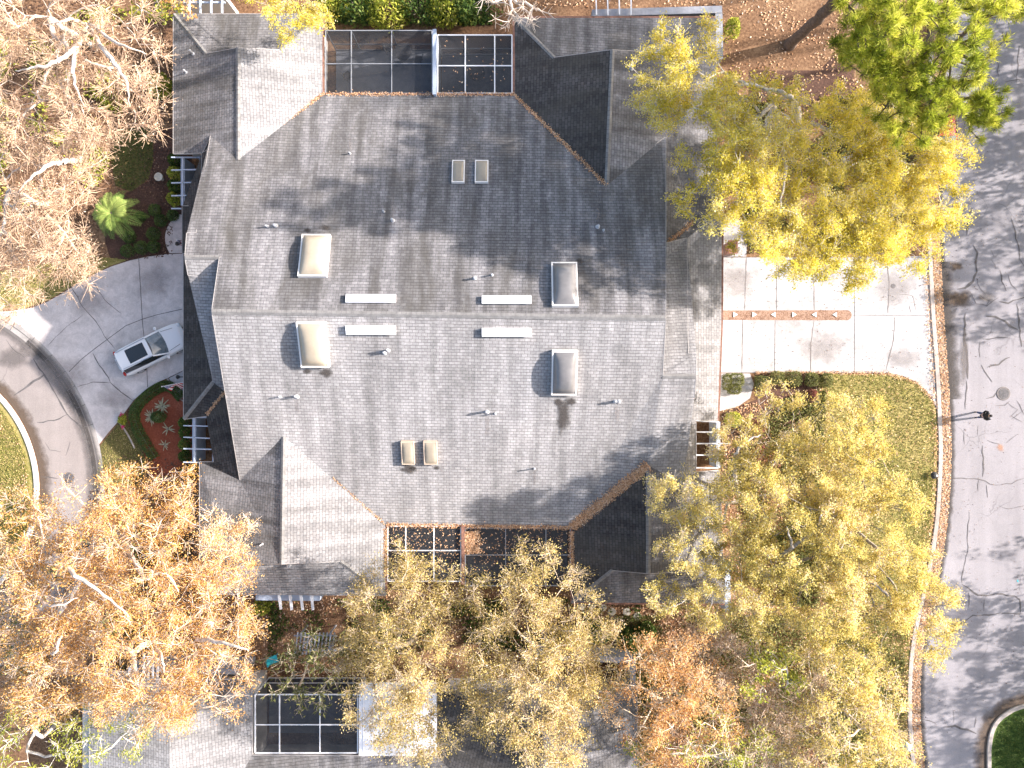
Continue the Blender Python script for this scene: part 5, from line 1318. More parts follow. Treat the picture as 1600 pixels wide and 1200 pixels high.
litter_line('fallen_leaves', 'rusty leaves in the eave gutter below the upper patios', [P(*nwv), P(*nev)], 0.18, 900, 0.10, 337, M['l_litter'])
litter_line('fallen_leaves', 'rusty leaves along the eaves at either side of the lower patios', [P(603, 826, 2.8), P(603, 900, 2.8)], 0.2, 500, 0.1, 338, M['l_litter'])
litter_line('fallen_leaves', 'rusty leaves along the dark wing eave right of the lower patio', [P(893, 830, 2.8), P(894, 905, 2.8)], 0.25, 700, 0.1, 339, M['l_litter'])
litter_line('fallen_leaves', 'thin leaves in the short valley above the right eave', [P(1042, 381, 3.75), P(1084, 346, 2.85)], 0.2, 300, 0.1, 340, M['l_litter'])
litter_line('fallen_leaves', 'thin leaves in the short valley above the left trellis', [P(352, 612, 3.9), P(323, 648, 3.0)], 0.15, 220, 0.1, 341, M['l_litter'])
litter_line('fallen_leaves', 'heap of rust coloured leaves on the patio screen', [P(735, 830, 2.9), P(738, 865, 2.9)], 0.75, 1300, 0.11, 342, M['l_litter'])
litter_line('fallen_leaves', 'sprinkled leaves on the left patio screen at the bottom', [P(612, 850, 2.88), P(716, 850, 2.88)], 2.2, 420, 0.1, 343, M['l_litter'], True)
litter_line('fallen_leaves', 'sprinkled leaves on the right patio screen at the bottom', [P(740, 860, 2.88), P(880, 850, 2.88)], 2.2, 420, 0.1, 344, M['l_litter'], True)
litter_line('fallen_leaves', 'a few leaves on the upper patio screens', [P(690, 110, 3.0), P(796, 110, 3.0)], 2.6, 60, 0.11, 345, M['l_litter'], True)
litter_line('fallen_leaves', 'fallen leaves along the driveway and hedge edge', [P(1180, 583, .03), P(1300, 582.5, .03), P(1388, 583, .03), P(1432, 597, .03), P(1458, 625, .03)], 0.22, 1200, 0.09, 346, M['l_litter'])
scatter('fallen_leaves', 'orange leaves sprinkled over the grass of the left island', 'fallen leaves', arc(CX, CY, 198, 60, -30, 30) + [(-40, 800)], 5000, 0.11, 0.13, M['l_litter'], 306, clump=(0.6, 0.1))
scatter('fallen_leaves', 'tan leaves sprinkled over the lawn beside the kerb', 'fallen leaves', [(1285, 590), (1400, 590), (1455, 640), (1460, 780), (1440, 890), (1300, 890)], 900, 0.10, 0.10, M['l_litter'], 307)
scatter('fallen_leaves', 'a few stray leaves on the bright driveway', 'fallen leaves', [(1130, 405), (1445, 405), (1455, 580), (1130, 580)], 350, 0.09, 0.05, M['l_litterdark'], 308)
scatter('fallen_leaves', 'stray leaves and grit on the cracked road', 'fallen leaves', [(1482, 0), (1600, 0), (1600, 1090), (1540, 1120), (1440, 1190), (1440, 1000), (1480, 800)], 900, 0.08, 0.03, M['l_litterdark'], 309)
#@@TREES_END

#@@OBJECTS
# ------------------------------------------------------------------ vehicles
def car_paint(name, c, coat=0.6):
    t = NT(name); t.b.inputs['Base Color'].default_value = (*c, 1)
    t.b.inputs['Roughness'].default_value = 0.32
    t.b.inputs['Coat Weight'].default_value = coat; t.b.inputs['Coat Roughness'].default_value = 0.05
    return t.m
M['white_car'] = car_paint('white_car_paint', (0.74, 0.74, 0.75))
M['red_car'] = car_paint('red_car_paint', (0.45, 0.02, 0.02))
def glass_mat():
    t = NT('car_glass'); t.b.inputs['Base Color'].default_value = (0.025, 0.03, 0.035, 1)
    t.b.inputs['Roughness'].default_value = 0.05; t.b.inputs['Specular IOR Level'].default_value = 0.7
    return t.m
M['glass'] = glass_mat()
M['windscreen'] = plain('sky_toned_windscreen', (0.13, 0.16, 0.18), 0.06, 0.35, 3.0, spec=0.9)  # base colour lightened to stand in for the reflected sky
M['tyre'] = plain('tyre_rubber', (0.022, 0.022, 0.023), 0.9, 0.2, 8.0)
M['rim'] = plain('alloy_rim', (0.5, 0.5, 0.52), 0.3, 0.05, 5.0, metal=0.8)
M['trim'] = plain('black_trim', (0.025, 0.025, 0.027), 0.55, 0.1, 6.0)
M['lamp'] = plain('clear_lamp', (0.65, 0.66, 0.68), 0.1, 0.05, 6.0)
M['tail'] = plain('red_lamp', (0.35, 0.01, 0.01), 0.15, 0.05, 6.0)

def loft(bm, rings, mirror_close=True):
    vs = [[bm.verts.new(p) for p in r] for r in rings]
    for a, b in zip(vs[:-1], vs[1:]):
        for i in range(len(a) - 1): bm.faces.new((a[i], a[i + 1], b[i + 1], b[i]))
    bm.faces.new(vs[0]); bm.faces.new(list(reversed(vs[-1])))

def make_car(name, label, cat, loc, heading, paint, L, W, H, wb0, wt0, rt1, rb1, belt, sunroof):
    root = empty(name, loc, heading); tag(root, label, cat)
    hw = W / 2; f = L / 2
    # body: bottom, sill, side, shoulder, top, per station along the car
    st = [(-f, 0.80, 0.50, 0.92), (-f + 0.10, 0.93, 0.36, belt - 0.02), (-f + 0.5, 0.99, 0.30, belt), (-f + 1.4, 1.0, 0.28, belt), (0.0, 1.0, 0.28, belt - 0.01), (wb0 - 0.2, 1.0, 0.28, belt - 0.02),
          (wb0 + 0.25, 0.99, 0.28, belt - 0.03), (f - 0.55, 0.965, 0.3, belt - 0.10), (f - 0.22, 0.89, 0.34, belt - 0.20), (f - 0.05, 0.72, 0.42, belt - 0.36), (f, 0.55, 0.5, 0.62)]
    rings = []
    for x, k, zb, zt in st:
        y = hw * k
        half = [(y * 0.86, zb), (y * 0.97, zb + 0.12), (y, (zb + zt) / 2), (y * 0.985, zt - 0.12), (y * 0.93, zt - 0.03), (y * 0.72, zt + 0.015), (y * 0.35, zt + 0.035)]
        rings.append([(x, a, z) for a, z in half] + [(x, -a, z) for a, z in reversed(half)])
    bm = bmesh.new(); loft(bm, rings)
    body = from_bm('body', bm, paint, root, True)
    # roof panel
    bw = hw * 0.90; rw = hw * 0.70
    n, mth = 10, 8
    V = []; F = []
    def roofpt(u, v):
        x = rt1 + (wt0 - rt1) * u
        taper = rw * (0.90 + 0.10 * math.sin(math.pi * min(1, 0.25 + u * 0.65)))
        z = H - 0.05 * (2 * u - 1.1) ** 2 - 0.045 * v * v
        return (x + 0.04 * (1 - v * v) * (1 if u > 0.5 else -1) * abs(2 * u - 1), v * taper, z)
    for i in range(n + 1):
        for j in range(mth + 1): V.append(roofpt(i / n, 2 * j / mth - 1))
    for i in range(n):
        for j in range(mth): F.append((i * (mth + 1) + j, (i + 1) * (mth + 1) + j, (i + 1) * (mth + 1) + j + 1, i * (mth + 1) + j + 1))
    roof = np_mesh('roof', V, F, paint, root, smooth=True)
    def patch(nm, P4, mat, cur=0.05, ax=(1, 0, 0), par=root):
        V = []; F = []; n = 6
        for i in range(n + 1):
            for j in range(n + 1):
                u, v = i / n, j / n
                a = Vector(P4[0]).lerp(Vector(P4[1]), v); b = Vector(P4[3]).lerp(Vector(P4[2]), v)
                V.append(tuple(a.lerp(b, u) + Vector(ax) * cur * 4 * v * (1 - v)))
        for i in range(n):
            for j in range(n): F.append((i * (n + 1) + j, (i + 1) * (n + 1) + j, (i + 1) * (n + 1) + j + 1, i * (n + 1) + j + 1))
        return np_mesh(nm, V, F, mat, par, smooth=True)
    zr = H - 0.10
    A0, A1 = (wb0, -bw * 0.93, belt + 0.0), (wb0, bw * 0.93, belt + 0.0)
    T0, T1 = (wt0, -rw * 0.96, H - 0.07), (wt0, rw * 0.96, H - 0.07)
    R0, R1 = (rt1, -rw * 0.86, H - 0.09), (rt1, rw * 0.86, H - 0.09)
    B0, B1 = (rb1, -bw * 0.84, belt + 0.03), (rb1, bw * 0.84, belt + 0.03)
    patch('windshield', (A0, A1, T1, T0), M['windscreen'], 0.13)
    patch('rear_window', (B1, B0, R0, R1), M['glass'], 0.10, (-1, 0, 0))
    for s in (-1, 1):
        y0, y1 = s * bw, s * rw
        patch('side_window', ((wb0 - 0.08, y0 * 0.96, belt - 0.01), (rb1 + 0.12, y0 * 0.9, belt + 0.03), (rt1 + 0.06, y1 * 0.90, H - 0.1), (wt0 - 0.02, y1 * 0.98, H - 0.09)), M['glass'], 0.05, (0, s, 0))
    bm = bmesh.new()
    for s in (-1, 1):
        a = Vector((wb0, s * bw * 0.95, belt)); b = Vector((wt0, s * rw * 0.98, H - 0.07)); bm_bar(bm, a, b, 0.09, 0.05)
    from_bm('pillars', bm, paint, root)
    for s in (-1, 1):
        bm = bmesh.new(); bm_bar(bm, (wb0 + 0.0, s * bw * 0.99, belt + 0.0), (rb1 + 0.1, s * bw * 0.93, belt + 0.035), 0.04, 0.03)
        bm_bar(bm, (wt0 - 0.05, s * rw * 0.97, H - 0.035), (rt1 + 0.15, s * rw * 0.88, H - 0.035), 0.045, 0.05)
        from_bm('roof_rail', bm, M['rim'] if sunroof else M['trim'], root)
        bm = bmesh.new(); v = bm_sphere(bm, (wb0 - 0.12, s * (hw + 0.10), belt + 0.04), (0.10, 0.14, 0.08)); bm_bar(bm, (wb0 - 0.12, s * hw * 0.88, belt), (wb0 - 0.12, s * (hw + 0.05), belt + 0.03), 0.06, 0.04)
        from_bm('mirror', bm, paint, root, True)
        bm = bmesh.new(); bm_sphere(bm, (f - 0.20, s * hw * 0.70, belt - 0.28), (0.22, 0.17, 0.09)); from_bm('headlight', bm, M['lamp'], root, True)
        bm = bmesh.new(); bm_sphere(bm, (-f + 0.13, s * hw * 0.78, belt - 0.02), (0.10, 0.18, 0.10)); from_bm('tail_light', bm, M['tail'], root, True)
        for wx in (f - 0.93, -f + 0.98):
            bm = bmesh.new(); bm_cyl(bm, (wx, s * (hw - 0.24), 0.35), (wx, s * (hw - 0.01), 0.35), 0.35, 0.35, 22)
            bmesh.ops.bevel(bm, geom=[e for e in bm.edges if len(e.link_faces) == 2 and any(len(q.verts) > 6 for q in e.link_faces)], offset=0.04, segments=2, affect='EDGES')
            w = from_bm('wheel', bm, M['tyre'], root, True)
            bm = bmesh.new(); bm_cyl(bm, (wx, s * (hw - 0.03), 0.35), (wx, s * (hw + 0.002), 0.35), 0.23, 0.21, 16)
            from_bm('rim', bm, M['rim'], w)
    bm = bmesh.new(); bm_box(bm, (-f - 0.01, 0, 0.52), (0.10, W * 0.72, 0.22)); bmesh.ops.bevel(bm, geom=bm.edges[:], offset=0.03, segments=2, affect='EDGES'); from_bm('bumper', bm, M['trim'], root, True)
    bm = bmesh.new(); bm_box(bm, (f - 0.03, 0, 0.52), (0.10, W * 0.5, 0.24)); from_bm('grille', bm, M['trim'], root)
    for s in (-1, 1):
        bm = bmesh.new(); bm_bar(bm, (wb0 + 0.12, s * hw * 0.74, belt + 0.004), (f - 0.5, s * hw * 0.62, belt - 0.065), 0.018, 0.02); from_bm('hood_seam', bm, M['trim'], root)
        bm = bmesh.new(); bm_bar(bm, (wb0 + 0.03, s * 0.12, belt + 0.05), (wb0 - 0.12, s * (0.12 + 0.52), belt + 0.13), 0.025, 0.02); from_bm('wiper', bm, M['trim'], root)
        bm = bmesh.new(); bm_bar(bm, (wt0 - 0.25, s * (hw + 0.004), belt - 0.25), (wt0 - 0.95, s * (hw + 0.004), belt - 0.25), 0.02, 0.03); from_bm('door_handle', bm, M['rim'], root)
    bm = bmesh.new(); bm_box(bm, (rb1 - 0.10, 0, belt + 0.07), (0.1, rw * 1.2, 0.03)); from_bm('spoiler', bm, paint, root)
    if sunroof:
        u0, u1 = sunroof
        V = []; F = []
        for i in range(7):
            for j in range(7):
                q = roofpt(u0 + (u1 - u0) * i / 6, (2 * j / 6 - 1) * 0.72); V.append((q[0], q[1], q[2] + 0.012))
        for i in range(6):
            for j in range(6): F.append((i * 7 + j, (i + 1) * 7 + j, (i + 1) * 7 + j + 1, i * 7 + j + 1))
        np_mesh('sunroof', V, F, M['glass'], root, smooth=True)
    return root
hd = math.atan2(0.446, 0.895)
rear = P(186, 570, 0.9)
make_car('parked_car', 'white suv with a dark glass sunroof parked nose in under the garage eave', 'car', (rear.x + 2.5 * math.cos(hd), rear.y + 2.5 * math.sin(hd), 0.026), hd, M['white_car'], 5.0, 2.0, 1.70, 1.05, 0.22, -2.12, -2.34, 1.02, (0.32, 0.88))
c = P(1473, 211, 0.8)
make_car('parked_car', 'red car parked at the kerb under the pine and golden oak', 'car', (c.x, c.y, 0.016), R(-88), M['red_car'], 4.5, 1.82, 1.45, 0.95, 0.2, -1.15, -1.75, 0.92, None)

# ------------------------------------------------------------------ the person on the road
M['skin'] = plain('skin', (0.50, 0.31, 0.23), 0.6, 0.06, 6.0)
M['jacket'] = plain('black_jacket', (0.018, 0.018, 0.021), 0.85, 0.25, 9.0, bump=0.01)
M['jeans'] = plain('blue_jeans', (0.035, 0.065, 0.15), 0.9, 0.25, 9.0, bump=0.005)
M['shirt'] = plain('pink_shirt', (0.62, 0.45, 0.45), 0.9, 0.1, 6.0)
M['hair'] = plain('dark_hair', (0.025, 0.02, 0.018), 0.7, 0.3, 12.0)
M['shoe'] = plain('dark_shoe', (0.03, 0.03, 0.035), 0.7, 0.2, 8.0)
def skinned(name, verts, edges, radii, mat, parent, root=0, sub=1):
    me = bpy.data.meshes.new(name); me.from_pydata(verts, edges, [])
    o = bpy.data.objects.new(name, me); COL.objects.link(o)
    md = o.modifiers.new('skin', 'SKIN'); md.use_smooth_shade = True
    for i, r in enumerate(radii):
        r = r if hasattr(r, '__len__') else (r, r)
        me.skin_vertices[0].data[i].radius = r
        me.skin_vertices[0].data[i].use_root = (i == root)
    sb = o.modifiers.new('sub', 'SUBSURF'); sb.levels = sub; sb.render_levels = sub
    dg = bpy.context.evaluated_depsgraph_get()
    m2 = bpy.data.meshes.new_from_object(o.evaluated_get(dg))
    bpy.data.objects.remove(o); bpy.data.meshes.remove(me)
    m2.name = name; m2.materials.clear()
    return link_mesh(name, m2, mat, parent)
person = empty('person', P(1525, 648, 0.012), R(188))
tag(person, 'person in black jacket and blue jeans standing on the road holding a controller', 'person')
pv = [(0, 0, 0.95), (0, 0, 1.12), (0.0, 0, 1.32), (0.01, 0, 1.45), (0.03, 0, 1.53), (0.05, 0, 1.60), (0.06, 0, 1.70)]
pe = [(i, i + 1) for i in range(6)]; pr = [(.155, .125), (.14, .11), (.165, .12), (.09, .075), (.055, .055), (.082, .075), (.072, .07)]
def add(lst, frm, pts, rs):
    k = frm
    for p, r in zip(pts, rs):
        pv.append(p); pr.append(r); pe.append((k, len(pv) - 1)); k = len(pv) - 1
    return k
legs = {}; wr = {}
for s in (-1, 1):
    add(None, 0, [(0.0, s * .105, .88), (0.03, s * .15, .50), (-.03, s * .185, .10), (.03, s * .195, .05), (.13, s * .21, .04)], [.092, .062, .045, .042, .036])
    wr[s] = add(None, 2, [(0, s * .19, 1.40), (.02, s * .27, 1.13), (.24, s * .13, 1.09), (.31, s * .10, 1.09)], [.062, .048, .033, .036])
body = skinned('body', pv, pe, pr, M['skin'], person, 0, 2)
for s in (-1, 1):
    for q, (dy, dz, ln) in enumerate(((.03, .02, .075), (.012, .03, .085), (-.006, .028, .08), (-.022, .018, .065))):
        h = Vector((.32, s * (.10 + dy), 1.085 + dz * .3))
        skinned('finger', [tuple(h), tuple(h + Vector((ln * .5, -s * .01, .005))), tuple(h + Vector((ln * .75, -s * .03, -.02)))], [(0, 1), (1, 2)], [.010, .009, .007], M['skin'], body, 0, 1)
    h = Vector((.30, s * .075, 1.10))
    skinned('thumb', [tuple(h), tuple(h + Vector((.03, -s * .035, .022))), tuple(h + Vector((.055, -s * .04, .012)))], [(0, 1), (1, 2)], [.012, .010, .008], M['skin'], body, 0, 1)
jv = [(0, 0, 0.93), (0, 0, 1.12), (0, 0, 1.32), (0.01, 0, 1.46)]; jr = [(.22, .19), (.22, .185), (.25, .20), (.12, .11)]; je = [(0, 1), (1, 2), (2, 3)]
for s in (-1, 1):
    k = 2
    for p, r in (((0, s * .22, 1.40), .10), ((.02, s * .30, 1.13), .085), ((.20, s * .15, 1.09), .06)):
        jv.append(p); jr.append(r); je.append((k, len(jv) - 1)); k = len(jv) - 1
skinned('jacket', jv, je, jr, M['jacket'], person, 0, 2)
tv = [(0, 0, 0.96), (0, 0, .90)]; tr_ = [(.165, .135), (.16, .13)]; te = [(0, 1)]
for s in (-1, 1):
    k = 1
    for p, r in (((0.0, s * .11, .82), .108), ((0.03, s * .15, .50), .082), ((-.03, s * .185, .10), .065)):
        tv.append(p); tr_.append(r); te.append((k, len(tv) - 1)); k = len(tv) - 1
skinned('jeans', tv, te, tr_, M['jeans'], person, 0, 2)
for s in (-1, 1):
    skinned('shoe', [(-.07, s * .183, .05), (.03, s * .195, .055), (.15, s * .213, .04)], [(0, 1), (1, 2)], [.05, .052, .042], M['shoe'], person, 1, 1)
bm = bmesh.new(); bm_sphere(bm, (.035, 0, 1.685), (.105, .092, .095), 14, 10); bm_sphere(bm, (-.015, 0, 1.62), (.07, .08, .10), 12, 8); from_bm('hair', bm, M['hair'], person, True)
bm = bmesh.new(); bm_sphere(bm, (.137, 0, 1.625), (.022, .014, .022), 8, 6); from_bm('nose', bm, M['skin'], body, True)
for s in (-1, 1):
    bm = bmesh.new(); bm_sphere(bm, (.122, s * .03, 1.65), (.012, .015, .010), 8, 6); from_bm('eye', bm, M['hair'], body, True)
    bm = bmesh.new(); bm_sphere(bm, (.05, s * .085, 1.63), (.025, .012, .033), 8, 6); from_bm('ear', bm, M['skin'], body, True)
bm = bmesh.new(); bm_box(bm, (.125, 0, 1.575), (.012, .045, .010)); from_bm('mouth', bm, M['shirt'], body)
bm = bmesh.new(); bm_cyl(bm, (0, 0, .86), (0, 0, .95), .185, .182, 16); bmesh.ops.scale(bm, vec=(.86, 1.06, 1), verts=bm.verts); from_bm('shirt_hem', bm, M['shirt'], person, True)
ctl = empty('controller', person.matrix_basis @ Vector((.36, 0, 1.06)) if False else Matrix.Translation(person.location) @ Matrix.Rotation(R(188), 4, 'Z') @ Vector((.37, 0, 1.06)), R(188))
tag(ctl, 'small dark remote controller held by the person on the road', 'controller')
bm = bmesh.new(); bm_box(bm, (0, 0, .03), (.11, .20, .045)); bmesh.ops.bevel(bm, geom=bm.edges[:], offset=.012, segments=2, affect='EDGES'); from_bm('case', bm, M['trim'], ctl, True)
bm = bmesh.new(); bm_box(bm, (.02, 0, .06), (.09, .16, .012)); from_bm('screen', bm, M['glass'], ctl)

# ------------------------------------------------------------------ small things
def disc_thing(name, label, cat, px, py, r, z, h, mat, group=None, ring=None, ribs=False):
    root = empty(name, P(px, py, z)); tag(root, label, cat, group)
    bm = bmesh.new(); bm_cyl(bm, (0, 0, 0), (0, 0, h), r, r * .97, 28)
    if ribs:
        for i in range(-3, 4):
            w = math.sqrt(max(0.01, 1 - (i / 4) ** 2)) * r * 1.5
            bm_box(bm, (i * r / 4.2, 0, h + .006), (r * .07, w, .012)); bm_box(bm, (0, i * r / 4.2, h + .004), (w, r * .07, .010))
    from_bm('lid', bm, mat, root)
    if ring:
        bm = bmesh.new()
        n = 32
        for i in range(n):
            a0, a1 = i / n * 6.28319, (i + 1) / n * 6.28319
            q = [(math.cos(a) * rr, math.sin(a) * rr, zz) for rr, zz in ((r * 1.02, h), (r * 1.25, h * .9), (r * 1.3, 0)) for a in (a0, a1)]
            v = [bm.verts.new(p) for p in q]
            bm.faces.new((v[0], v[1], v[3], v[2])); bm.faces.new((v[2], v[3], v[5], v[4]))
        bmesh.ops.remove_doubles(bm, verts=bm.verts, dist=1e-4)
        from_bm('rim', bm, ring, root)
    return root
disc_thing('manhole_cover', 'round iron manhole cover in the left court beside the orange tree', 'manhole', 108, 747, .33, .02, .025, M['iron'], ring=M['crack_soft'], ribs=True)
disc_thing('manhole_cover', 'round worn manhole cover in the cracked road near the person', 'manhole', 1568, 615, .38, .02, .025, M['iron'], ring=M['crack_soft'], ribs=True)
disc_thing('drain_cover', 'small round dark drain cover in the upper driveway slab', 'drain cover', 1396, 447, .13, .03, .02, M['iron'], ring=M['crack_soft'])
ST = [(909, 947, 'leftmost, under the olive oak'), (925, 946, 'second from the left'), (942, 949, 'third from the left'), (956, 956, 'fourth from the left'), (979, 956, 'fifth from the left'), (996, 963, 'rightmost, beside the oak foliage')]
for px, py, w in ST:
    root = empty('stepping_stone', P(px, py, 0)); tag(root, 'round stepping stone below the lower right wing, ' + w, 'stepping stone', 'round stepping stones')
    bm = bmesh.new(); bm_cyl(bm, (0, 0, 0), (0, 0, .06), .29, .27, 24); from_bm('slab', bm, M['stone'], root)
TR = [(1148, 1, 'nearest the house'), (1178, 1, 'second from the house'), (1209, -1, 'third from the house'), (1240, 1, 'fourth from the house'), (1273, -1, 'fifth from the house'), (1305, -1, 'farthest from the house')]
for px, d, w in TR:
    root = empty('stepping_stone', P(px, 491.5, .034)); tag(root, 'white triangular stone in the driveway gravel strip, ' + w, 'stone', 'white triangular stones')
    bm = bmesh.new(); bm_cyl(bm, (0, 0, -.02), (0, 0, .05), .22, .20, 3); bmesh.ops.rotate(bm, verts=bm.verts, cent=(0, 0, 0), matrix=Matrix.Rotation(R(90 * d), 3, 'Z'))
    from_bm('slab', bm, M['vent_white'], root)

# flag on an angled staff from the garage wall
for nm, c in (('flag_red', (0.45, 0.02, 0.04)), ('flag_white', (0.78, 0.77, 0.77)), ('flag_blue', (0.03, 0.04, 0.18))): M[nm] = plain(nm, c, 0.8, 0.05, 5.0)
def flag(label, a, b, drop, seed, group=None):
    a, b = Vector(a), Vector(b)
    root = empty('flag', a); tag(root, label, 'flag', group)
    bm = bmesh.new(); bm_cyl(bm, (0, 0, 0), b - a, .018, .014, 8); from_bm('pole', bm, M['alu_white'], root)
    bm = bmesh.new(); bm_sphere(bm, b - a, (.04, .04, .04)); from_bm('finial', bm, M['vent_white'], root, True)
    nu, nv = 26, 16
    V = []; F = []; mi = []
    d = (b - a)
    s = Vector((-d.y, d.x, 0)).normalized()
    for i in range(nu + 1):
        for j in range(nv + 1):
            u, v = i / nu, j / nv
            p = d * (0.97 - 0.8 * u) + Vector((0, 0, -drop * v)) + s * (0.16 * math.sin(u * 9 + v * 2) * v + 0.22 * v) - d * 0.10 * v
            V.append(tuple(p))
    for i in range(nu):
        for j in range(nv):
            F.append((i * (nv + 1) + j, (i + 1) * (nv + 1) + j, (i + 1) * (nv + 1) + j + 1, i * (nv + 1) + j + 1))
            # hoist runs along the staff: stripes cross it, the canton sits at the outer top
            if i < nu * 7 / 13 and j < nv * 0.45: mi.append(1 if (i % 2 == 1 and j % 2 == 1 and 0 < i < 13) else 2)
            else: mi.append(0 if (int(i / nu * 13) % 2 == 0) else 1)
    o = np_mesh('cloth', V, F, [M['flag_red'], M['flag_white'], M['flag_blue']], root)
    o.data.polygons.foreach_set('material_index', mi)
flag('red white and blue striped flag on a pale staff beside the white suv', P(287, 597, 2.0), P(253, 604, 2.75), 0.75, 1)
flag('small muted striped flag over the round patio at the upper left garage corner', P(287, 374, 1.6), P(276, 375, 1.9), 0.35, 2)
for px, py, w in ((285, 589, 'above the walkway beside the flag staff'), (284, 381, 'over the round patio')):
    root = empty('wall_lantern', P(px, py, 1.9)); tag(root, 'black wall lantern ' + w, 'lantern', 'wall lanterns by the garage doors')
    bm = bmesh.new(); bm_bar(bm, (.35, 0, .12), (-.3, 0, .12), .07, .05); from_bm('arm', bm, M['black'], root)
    bm = bmesh.new(); bm_cyl(bm, (-.3, 0, -.25), (-.3, 0, .05), .07, .12, 6); from_bm('lamp', bm, M['black'], root)
    bm = bmesh.new(); bm_cyl(bm, (-.3, 0, .05), (-.3, 0, .18), .16, .03, 6); from_bm('cap', bm, M['black'], root)
# brick pillar with lamp by the right walkway
root = empty('brick_pillar', P(1137, 391, 0)); tag(root, 'short brick pillar between the eave and the upper walkway', 'pillar')
bm = bmesh.new(); bm_box(bm, (0, 0, .6), (.55, .8, 1.2)); bm_box(bm, (0, 0, 1.24), (.66, .92, .08)); from_bm('shaft', bm, M['brick'], root)
bm = bmesh.new()
for k in range(7): bm_box(bm, (0, 0, .1 + k * .16), (.57, .82, .015))
from_bm('mortar', bm, M['concrete_old'], root)
root = empty('coach_lamp', P(1144, 386, 1.3)); tag(root, 'black coach lamp on the brick pillar', 'lamp')
bm = bmesh.new(); bm_cyl(bm, (0, 0, 0), (0, 0, .12), .03, .03, 8); bm_cyl(bm, (0, 0, .12), (0, 0, .4), .07, .11, 6); from_bm('lamp', bm, M['black'], root)
bm = bmesh.new(); bm_cyl(bm, (0, 0, .4), (0, 0, .52), .14, .02, 6); from_bm('cap', bm, M['black'], root)
# bird bath, flowers, edging
root = empty('bird_bath', P(254, 280, 0)); tag(root, 'pale round bird bath in the brown mulch below the wing roof', 'bird bath')
bm = bmesh.new(); bm_cyl(bm, (0, 0, 0), (0, 0, .5), .12, .08, 12); from_bm('pedestal', bm, M['stone'], root)
bm = bmesh.new()
rr = [(.10, .5), (.26, .58), (.30, .62), (.27, .62), (.20, .57), (0.01, .55)]
n = 24; vs = [[bm.verts.new((r * math.cos(i / n * 6.28319), r * math.sin(i / n * 6.28319), z)) for i in range(n)] for r, z in rr]
for a, b in zip(vs[:-1], vs[1:]):
    for i in range(n): bm.faces.new((a[i], a[(i + 1) % n], b[(i + 1) % n], b[i]))
from_bm('bowl', bm, M['stone'], root, True)
root = bush('flowering_plant', 'yellow green plant with magenta blossoms at the driveway edge', 'plant', 194, 655, 6, 9, .6, M['l_limegreen'], 500, .12, seed=230)
g = np.random.default_rng(9)
c = np.concatenate([np.array([.03, .35, .45]) + g.normal(size=(50, 3)) * .06, np.array([.15, -.52, .45]) + g.normal(size=(60, 3)) * .06])
V, F = leaf_quads(c, g.normal(size=(110, 3)), np.full(110, .07), np.full(110, .06), g, .8)
np_mesh('blossoms', V, F, M['l_flower'], root, g.random(110))
strip('edging', smooth_path([P(184, 656, 0), P(190, 662, 0), P(202, 680, 0), P(212, 700, 0)], 6), 0, .1, .09, M['kerb'], zb=0)
strip('edging', smooth_path([P(263, 591, 0), P(270, 606, 0), P(278, 618, 0), P(288, 626, 0)], 6), 0, .1, .09, M['kerb'], zb=0)
# landscape light, utility pedestal, tub, arbour
root = empty('landscape_light', P(1456, 742, 0)); tag(root, 'small black landscape light on the lawn beside the kerb', 'light')
bm = bmesh.new(); bm_cyl(bm, (0, 0, 0), (0, 0, .3), .03, .03, 8); from_bm('stem', bm, M['black'], root)
bm = bmesh.new(); bm_cyl(bm, (0, 0, .28), (0, 0, .42), .26, .10, 12); from_bm('shade', bm, M['black'], root)
bm = bmesh.new(); bm_cyl(bm, (0.1, 0, .42), (0.1, 0, .47), .07, .06, 10); from_bm('cap', bm, M['vent_white'], root)
root = empty('utility_pedestal', P(1412, 1162, 0)); tag(root, 'pale green utility pedestal beside the kerb at the lower right', 'utility box')
M['pale_green'] = plain('pale_green_plastic', (.42, .50, .42), .6, .12, 4.0)
bm = bmesh.new(); bm_box(bm, (0, 0, .3), (.42, .42, .6)); bmesh.ops.bevel(bm, geom=bm.edges[:], offset=.06, segments=3, affect='EDGES'); from_bm('case', bm, M['pale_green'], root, True)
bm = bmesh.new(); bm_box(bm, (0, 0, .62), (.46, .46, .06)); bmesh.ops.bevel(bm, geom=bm.edges[:], offset=.02, segments=2, affect='EDGES'); from_bm('lid', bm, M['pale_green'], root, True)
M['turquoise'] = plain('turquoise_plastic', (.03, .40, .48), .45, .1, 4.0)
root = empty('garden_chair', P(431, 1027, 0), R(20)); tag(root, 'turquoise plastic garden chair between the houses', 'chair')
bm = bmesh.new(); bm_box(bm, (0, 0, .42), (.52, .52, .05)); from_bm('seat', bm, M['turquoise'], root)
bm = bmesh.new(); bm_bar(bm, (-.25, 0, .44), (-.38, 0, .95), .5, .05); from_bm('backrest', bm, M['turquoise'], root)
for sx in (-1, 1):
    for sy in (-1, 1):
        bm = bmesh.new(); bm_cyl(bm, (sx * .23, sy * .23, 0), (sx * .22, sy * .22, .41), .025, .025, 8); from_bm('leg', bm, M['turquoise'], root)
root = empty('arbor', P(503, 988, 0)); tag(root, 'grey slatted garden arbor above the green feathery tree', 'arbor')
for sx in (-1, 1):
    for sy in (-1, 1):
        bm = bmesh.new(); bm_box(bm, (sx * 1.0, sy * .5, 1.05), (.1, .1, 2.1)); from_bm('post', bm, M['ledge'], root)
bm = bmesh.new()
for i in range(11): bm_bar(bm, (-1.25 + i * .25, -.75, 2.22 - .0), (-1.05 + i * .25, .75, 2.24), .09, .07)
from_bm('slats', bm, M['ledge'], root)
bm = bmesh.new()
